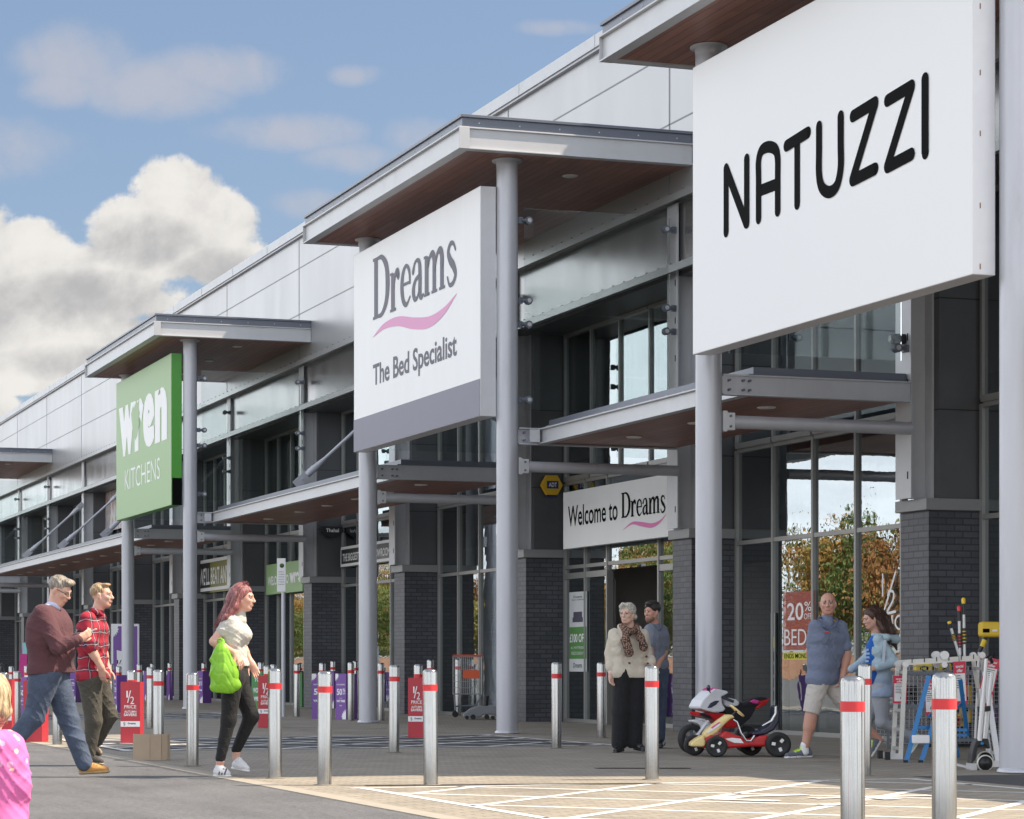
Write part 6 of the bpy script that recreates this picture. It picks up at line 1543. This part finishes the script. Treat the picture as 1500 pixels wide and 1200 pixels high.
t_.links.new(b_.outputs[0], mx.inputs[1]); t_.links.new(tl.outputs[0], mx.inputs[2]); t_.links.new(mx.outputs[0], t_.nodes['Material Output'].inputs[0])
S = Sdf(.03); Y0_ = -.245
for a, b, ra, rb in (((329, 939), (327, 958), .020, .060), ((328, 956), (332, 985), .062, .098), ((332, 985), (333, 1000), .102, .102), ((322, 962), (318, 985), .03, .035), ((335, 960), (344, 985), .03, .045), ((318, 968), (318, 1005), .03, .042), ((340, 975), (348, 1003), .05, .042), ((319, 1007), (349, 1004), .044, .044), ((314, 968), (325, 950), .018, .025)):
    S.cone(J(*a, Y0_), J(*b, Y0_), ra, rb, 0, .03, ((0, 1, 0), 1.25))
def bagfold(X, Y, Z):
    x0 = J(329, 940, 0); a = np.arctan2(X - x0[0], x0[2] + .08 - Z); return -.010 * ((1 - np.abs(np.sin(a * 13 + np.sin(Z * 11 + X * 6) * 1.1))) ** 2.2 - .3) * np.clip((x0[2] - Z) * 5, .2, 1) + .005 * (1 - np.abs(np.sin(Z * 34 + X * 30 + np.sin(X * 40)))) ** 3
S.fold = bagfold; S.cut(J(330, 1015, 0), (-.1, 0, -1)); S.build('bag', m_, bag, .007)
MB().tube([J(331, 941, -.2), J(326, 936, -.21), J(322, 938, -.20), J(327, 946, -.24)], .012, 8).build('handle', m_, bag)
# ---- 6. man in maroon jumper ----
B = Body('grey haired man in a maroon jumper and jeans walking right looking at a phone', 80, 1138); J = B.J; P = B.r
fdir = nz((.93, -.37, 0)); H = Head(J(88, 865, 0), fdir, 1.04, .42)
neck = J(80, 887, .0); s1, s2 = J(67, 901, -.16), J(80, 903, .14); h1, h2 = J(70, 988, -.09), J(77, 988, .08)
S = Sdf(); H.add(S, neck); torso(S, s1, s2, h1, h2, .10, .10, .09, fw=fdir, belly=.06)
e1, w1 = J(92, 948, -.21), J(121, 937, -.24); e2, w2 = J(95, 945, .12), J(119, 932, .02)
limb(S, s1, e1, w1, .06, .048, .031); hand(S, w1, J(133, 929, -.2) - w1, (-.1, .8, .45), -1, .7, 1.05); limb(S, s2, e2, w2, .06, .048, .031); hand(S, w2, J(131, 930, -.04) - w2, (0, -.7, .5), 1, .75, 1.05)
k1, a1 = J(52, 1050, -.09), J(12, 1096, -.08); k2, a2 = J(99, 1056, .08), J(122, 1118, .06)
limb(S, h1, k1, a1, .095, .066, .042, t=.82); limb(S, h2, k2, a2, .095, .066, .042, t=.82)
S.build('body', [skin1, lip, eye_w, iris, M('brow_grey', (1, 1, 1))], P, .006)
S = Sdf(.03); S.ell(H(0, -.024, .042), np.array((.084, .100, .086)), 0, .02, H.R); S.ell(H(0, .055, .095), np.array((.062, .045, .030)), 0, .02, H.R); S.ell(H(0, .105, -.02), np.array((.10, .078, .088)), 0, .012, H.R, True); S.ell(H(0, .03, -.09), np.array((.12, .06, .06)), 0, .012, H.R, True); S.cut(H(0, -.05, -.085), -H.u); S.fold = wr(.004, 80, 70, 60); S.build('hair', hair_mat('hair_grey', (.22, .185, .14), (.36, .31, .25)), P, .006)
mb = MB()
for sx in (-1, 1): mb.tube([H(sx * .031 + .020 * math.cos(t), .104 - .008 * abs(math.cos(t)), .002 + .013 * math.sin(t)) for t in np.linspace(0, 2 * math.pi, 17)], .0024, 6, False).tube([H(sx * .051, .098, .006), H(sx * .079, .03, .012), H(sx * .082, -.005, .01)], .0030, 5)
mb.tube([H(-.011, .106, .004), H(.011, .106, .004)], .0024, 5); mb.build('glasses', black_p, P)
mar = cloth('jumper_maroon', (.092, .036, .042), .12, .95)
S = Sdf(.035); torso(S, s1, s2, J(66, 984, -.09), J(84, 984, .08), .150, .152, .148, fw=fdir, belly=.13, k=.04); S.ell(J(64, 930, -.02), (.14, .19, .22), 0, .08)
S.chain([s1 + [0, -.03, 0], e1 + [0, -.05, 0], J(116, 939, -.25)], [.088, .072, .048], 0, .012); S.chain([s2, e2, J(115, 934, .03)], [.088, .072, .048], 0, .012); S.cut(J(75, 987, 0), (.05, 0, -1)); S.fold = wr(.0075, 15, 12, 20, .9); S.build('jumper', mar, P, .008)
S = Sdf(.02); S.cone(J(117, 938.5, -.24), J(120, 937.5, -.24), .047, .044, 0, .005); S.cone(J(42, 983, -.04), J(105, 983, -.04), .003, .003); S.build('cuff', mar, P, .007)
S = Sdf(.012); S.chain([J(68, 889, -.05), J(72, 889, -.08), J(80, 895, -.09), J(86, 903, -.04)], [.018, .022, .022, .012], 0, .012); S.cone(J(73, 893, -.0), J(80, 887, .0), .064, .062, 0, .02); S.build('shirt_collar', cloth('shirt_pale_blue', (.52, .56, .72), .06), P, .006)
S = Sdf(.035); S.cone(h1 + [0, 0, .03], h2 + [0, 0, .03], .135, .135, 0, .05); S.ell(J(58, 1003, -.04), (.10, .16, .13), 0, .05); S.chain([h1, k1, a1], [.130, .092, .072], 0, .03); S.chain([h2, k2, a2], [.130, .092, .074], 0, .03); S.cut(J(75, 984.5, 0), (0, 0, 1)); S.fold = wr(.0075, 18, 14, 22, 2.2); S.build('jeans', denim, P, .008)
tan_s = cloth('shoe_tan', (.46, .22, .055), .15, .6); sole_b = M('sole_tan', (.36, .24, .12), .6)
shoe('shoe', P, J(113, 1136, .10), J(161, 1133, .04), [tan_s, sole_b, tan_s], .10, laces=1); shoe('shoe', P, J(2, 1100, -.06), J(18, 1132, -.08), [tan_s, sole_b, tan_s], .10, up=(.8, 0, .5))
ph = thing('phone', 'small pale smartphone held in the hand of the man in the maroon jumper', 'phone', tuple(P.location), -YAW)
c = J(134.5, 926, -.12); MB().obox(c, nz((.9, 0, .42)) * .062, np.array((0, .034, 0)), nz((-.42, 0, .9)) * .005).build('case', M('phone_case', (.62, .62, .62), .3), ph, bevel=.003); MB().obox(c + np.array((-.003, 0, .006)), nz((.9, 0, .42)) * .055, np.array((0, .030, 0)), nz((-.42, 0, .9)) * .0006).build('screen', M('phone_screen', (.02, .03, .04), .08), ph)
# ---- 7. young man in plaid shirt ----
B = Body('fair haired young man in a red plaid shirt and olive trousers, hand in pocket', 135, 1121); J = B.J; P = B.r
fdir = nz((.97, -.22, 0)); H = Head(J(149.5, 872.5, 0), fdir, 1.04, -.02)
neck = J(143, 897, .0); s1, s2 = J(131, 908, -.15), J(140, 908, .15); h1, h2 = J(133, 998, -.08), J(141, 998, .08)
S = Sdf(); H.add(S, neck); torso(S, s1, s2, h1, h2, .092, .082, .085, fw=fdir)
e1, w1 = J(137, 950, -.22), J(152, 978, -.18); e2, w2 = J(146, 950, .2), J(155, 980, .14)
limb(S, s1, e1, w1, .052, .043, .032); hand(S, w1, J(153, 992, -.15) - w1, (.2, .7, 0), 1, .4, 1.05); limb(S, s2, e2, w2, .052, .043, .03); hand(S, w2, J(156, 994, .12) - w2, (0, -.7, 0), -1, .4, 1.05)
k1, a1 = J(139, 1056, -.08), J(131, 1108, -.06); k2, a2 = J(158, 1048, .09), J(140, 1085, .14)
limb(S, h1, k1, a1, .09, .062, .042, t=.82); limb(S, h2, k2, a2, .09, .062, .042, t=.82)
S.build('body', [skin1, lip, eye_w, iris, M('brow_fair', (.30, .18, .08), .7)], P, .006)
S = Sdf(.03); S.ell(H(0, -.022, .042), np.array((.083, .098, .084)), 0, .02, H.R); S.ell(H(0, .045, .098), np.array((.056, .042, .022)), 0, .02, H.R); S.ell(H(0, .105, -.02), np.array((.10, .076, .088)), 0, .012, H.R, True); S.ell(H(0, .02, -.10), np.array((.12, .06, .07)), 0, .012, H.R, True); S.cut(H(0, -.05, -.075), -H.u); S.fold = wr(.004, 80, 70, 60); S.build('hair', hair_mat('hair_sandy', (.30, .18, .085), (.52, .35, .19)), P, .006)
m_, t_, b_ = nm('plaid'); x_, y_, z_ = xyz(t_, objc(t_)); wn_ = noise(t_, objc(t_), 5, 3) * .10; u_ = x_ + y_ * .8 + wn_; v_ = z_ + wn_
def bands(c, per, lo, hi, ph=0.0): f = (c * (1 / per) + ph).frac(); return f.gt(lo) * f.lt(hi)
nv = (bands(u_, .12, .0, .36) + bands(v_, .12, .0, .36)); wl = (bands(u_, .12, .10, .15) + bands(v_, .12, .10, .15)).min(1.0)
c_ = mixc(t_, nv * .48, (.34, .014, .032), (.010, .010, .026)); c_ = mixc(t_, wl * .5, c_, (.62, .58, .60)); t_.links.new(c_, b_.inputs['Base Color']); b_.inputs['Roughness'].default_value = .85
S = Sdf(.035); torso(S, s1, s2, J(131, 990, -.08), J(142, 990, .08), .128, .118, .128, fw=fdir); S.chain([s1, e1 + [0, 0, .03]], [.076, .066], 0, .012); S.chain([s2, e2 + [0, 0, .03]], [.076, .066], 0, .012); S.cone(e1 + [0, 0, .05], e1 + [0, 0, .02], .073, .074, 0, .006); S.cone(neck + [0, 0, -.05], neck + [0, 0, .0], .085, .066, 0, .02); S.cut(J(135, 997, 0), (.12, 0, -1)); S.fold = wr(.007, 18, 14, 24, 1.5); S.build('shirt', m_, P, .008)
S = Sdf(.012); S.chain([J(137, 893, -.07), J(146, 898, -.10), J(152, 902, -.03)], [.022, .024, .012], 0, .012); S.build('collar', m_, P, .007)
ol = cloth('trousers_olive', (.062, .055, .042), .3, .85, 6)
S = Sdf(.035); S.cone(h1 + [0, 0, .02], h2 + [0, 0, .02], .118, .118, 0, .05); S.chain([h1, k1, a1], [.116, .082, .060], 0, .03); S.chain([h2, k2, a2], [.116, .082, .062], 0, .03); S.fold = wr(.0065, 22, 16, 26, .2); S.build('trousers', ol, P, .008)
drk = cloth('shoe_dark', (.05, .045, .04), .2); shoe('shoe', P, J(124, 1120, -.02), J(155, 1121, -.08), [drk, sole_b], .09); shoe('shoe', P, J(131, 1089, .18), J(148, 1108, .12), [drk, sole_b], .09, up=(-.7, 0, .6))
# ---- 8. small child, cut by the left edge ----
B = Body('small child with blonde bob in a pink patterned hooded jacket, nearest the camera', -4, 1373); J = B.J; P = B.r
fdir = nz((.35, .93, 0)); H = Head(J(-17, 1025, 0), fdir, .86, .1)
neck = J(-20, 1072, .0); s1, s2 = J(-50, 1096, .02), J(13, 1096, -.02); h1, h2 = J(-38, 1210, 0), J(0, 1210, 0)
S = Sdf(); H.add(S, neck); torso(S, s1, s2, h1, h2, .075, .07, .075, fw=fdir)
e2, w2 = J(25, 1150, -.02), J(22, 1195, .06); e1, w1 = J(-62, 1150, 0), J(-60, 1195, .06)
limb(S, s2, e2, w2, .035, .028, .02); hand(S, w2, J(20, 1225, .1) - w2, (-.7, .3, 0), 1, .4, .6); limb(S, s1, e1, w1, .035, .028, .02); hand(S, w1, J(-58, 1225, .1) - w1, (.7, .3, 0), -1, .4, .6)
limb(S, h1, J(-38, 1290, 0), J(-38, 1355, 0), .055, .04, .028); limb(S, h2, J(0, 1290, 0), J(0, 1355, 0), .055, .04, .028)
S.build('body', [skin3, lip, eye_w, iris, M('brow_fair', (1, 1, 1))], P, .006)
S = Sdf(.03); S.ell(H(0, -.020, .030), np.array((.086, .100, .082)), 0, .02, H.R); S.chain([H(.06, -.02, .02), H(.07, -.01, -.05), H(.06, .01, -.095)], [.035, .034, .016], 0, .02); S.chain([H(-.06, -.02, .02), H(-.07, -.01, -.05), H(-.06, .01, -.095)], [.035, .034, .016], 0, .02); S.ell(H(0, -.06, -.04), np.array((.075, .05, .05)), 0, .03, H.R); S.ell(H(0, .115, -.04), np.array((.07, .075, .09)), 0, .012, H.R, True); S.fold = wr(.004, 90, 80, 22); hbl = hair_mat('hair_blonde', (.46, .30, .15), (.68, .50, .30)); S.build('hair', hbl, P, .005)
strands('hair_strands', hbl, P, [[(H(sx * .02, -.02, .10), .03), (H(sx * .075, -.02, .04), .022), (H(sx * .085, -.015, -.03), .022), (H(sx * .075, .0, -.10), .018)] for sx in (-1, 1)], 260, 6, .0022, .003)
m_, t_, b_ = nm('jacket_pink'); x_, y_, z_ = xyz(t_, objc(t_)); vn = t_.nodes.new('ShaderNodeTexVoronoi'); vn.inputs['Scale'].default_value = 26; t_.links.new(objc(t_), vn.inputs['Vector'])
sp_ = V(t_, vn.outputs[0]).lt(.24) * z_.gt(.60); c_ = mixc(t_, sp_ * .8, (.68, .15, .38), (.80, .62, .35)); vn2 = t_.nodes.new('ShaderNodeTexVoronoi'); vn2.inputs['Scale'].default_value = 18; t_.links.new(objc(t_), vn2.inputs['Vector'])
c_ = mixc(t_, V(t_, vn2.outputs[0]).lt(.20) * z_.gt(.56) * .6, c_, (.80, .45, .60)); t_.links.new(c_, b_.inputs['Base Color']); b_.inputs['Roughness'].default_value = .8
S = Sdf(.03); torso(S, s1, s2, h1, h2, .092, .092, .10, fw=fdir); S.chain([s2, e2, w2], [.058, .050, .040], 0, .025); S.chain([s1, e1, w1], [.058, .050, .040], 0, .025); S.chain([J(-45, 1082, -.02), J(-18, 1086, -.11), J(8, 1084, -.03)], [.03, .042, .03], 0, .03); S.fold = wr(.0045, 40, 30, 44, .8); S.build('jacket', m_, P, .006)
S = Sdf(.03); S.cone(h1, h2, .08, .08); S.chain([h1, J(-38, 1290, 0), J(-38, 1352, 0)], [.075, .058, .046]); S.chain([h2, J(0, 1290, 0), J(0, 1352, 0)], [.075, .058, .046]); S.build('leggings', denim, P, .008)
for x in (-38, 0): shoe('shoe', P, J(x, 1372, -.05), J(x + 4, 1372, .10), [cloth('shoe_pink', (.6, .1, .3)), sole_w], .07)
# ------------------------------------------------------------------ across the car park: what the shop glass mirrors
def tree_belt():
    rnd = np.random.default_rng(5); VS, MI = [], []
    for i in range(46):
        y = 105 + i * 5.6 + rnd.uniform(-2, 2); x = -62 + rnd.uniform(-8, 8); Ht = rnd.uniform(9, 15); Rd = rnd.uniform(3.2, 5)
        mcol = int(rnd.choice(4, p=[.36, .28, .18, .18])); n = 5200
        cl = rnd.normal(0, 1, (34, 3)); cl /= np.linalg.norm(cl, axis=1)[:, None]; cl *= rnd.uniform(.35, 1, (34, 1))
        C = cl[rnd.integers(0, 34, n)] * (Rd, Rd, Ht * .42) + rnd.normal(0, .7, (n, 3)) + (x, y, Ht * .54)
        a, b = rnd.normal(0, 1, (n, 3)), rnd.normal(0, 1, (n, 3)); a *= .13 / np.linalg.norm(a, axis=1)[:, None]; b *= .13 / np.linalg.norm(b, axis=1)[:, None]
        VS.append(np.stack([C - a - b, C + a - b, C + a + b, C - a + b], 1).reshape(-1, 3)); MI.append(np.where(rnd.random(n) > .22, mcol, rnd.integers(0, 4, n)))
    co = np.concatenate(VS).astype(np.float32); mi = np.concatenate(MI).astype(np.int32); nf = len(mi)
    me = bpy.data.meshes.new('tree_belt'); me.vertices.add(nf * 4); me.vertices.foreach_set('co', co.ravel()); me.loops.add(nf * 4); me.loops.foreach_set('vertex_index', np.arange(nf * 4, dtype=np.int32))
    me.polygons.add(nf); me.polygons.foreach_set('loop_start', np.arange(0, nf * 4, 4, dtype=np.int32))
    for m in (M('leaf_green', (.11, .17, .04), .7, var=.3), M('leaf_amber', (.34, .20, .045), .7, var=.3), M('leaf_rust', (.30, .14, .045), .7, var=.3), M('leaf_olive', (.20, .20, .055), .7, var=.3)): me.materials.append(m)
    me.polygons.foreach_set('material_index', mi); me.update()
    o = bpy.data.objects.new('tree_belt', me); COL.objects.link(o)
    tag(o, 'belt of green and amber autumn trees mirrored in the shop windows', 'trees', kind='stuff')
tree_belt()
r = thing('brick_wall', 'low orange brick wall mirrored in the shop glass', 'wall', (-44, 190, 0))
MB().box(0, .3, -100, 130, 0, 1.7).build('wall', red_brick, r); MB().box(-.05, .35, -100, 130, 1.702, 1.8).build('coping', steel_l, r)
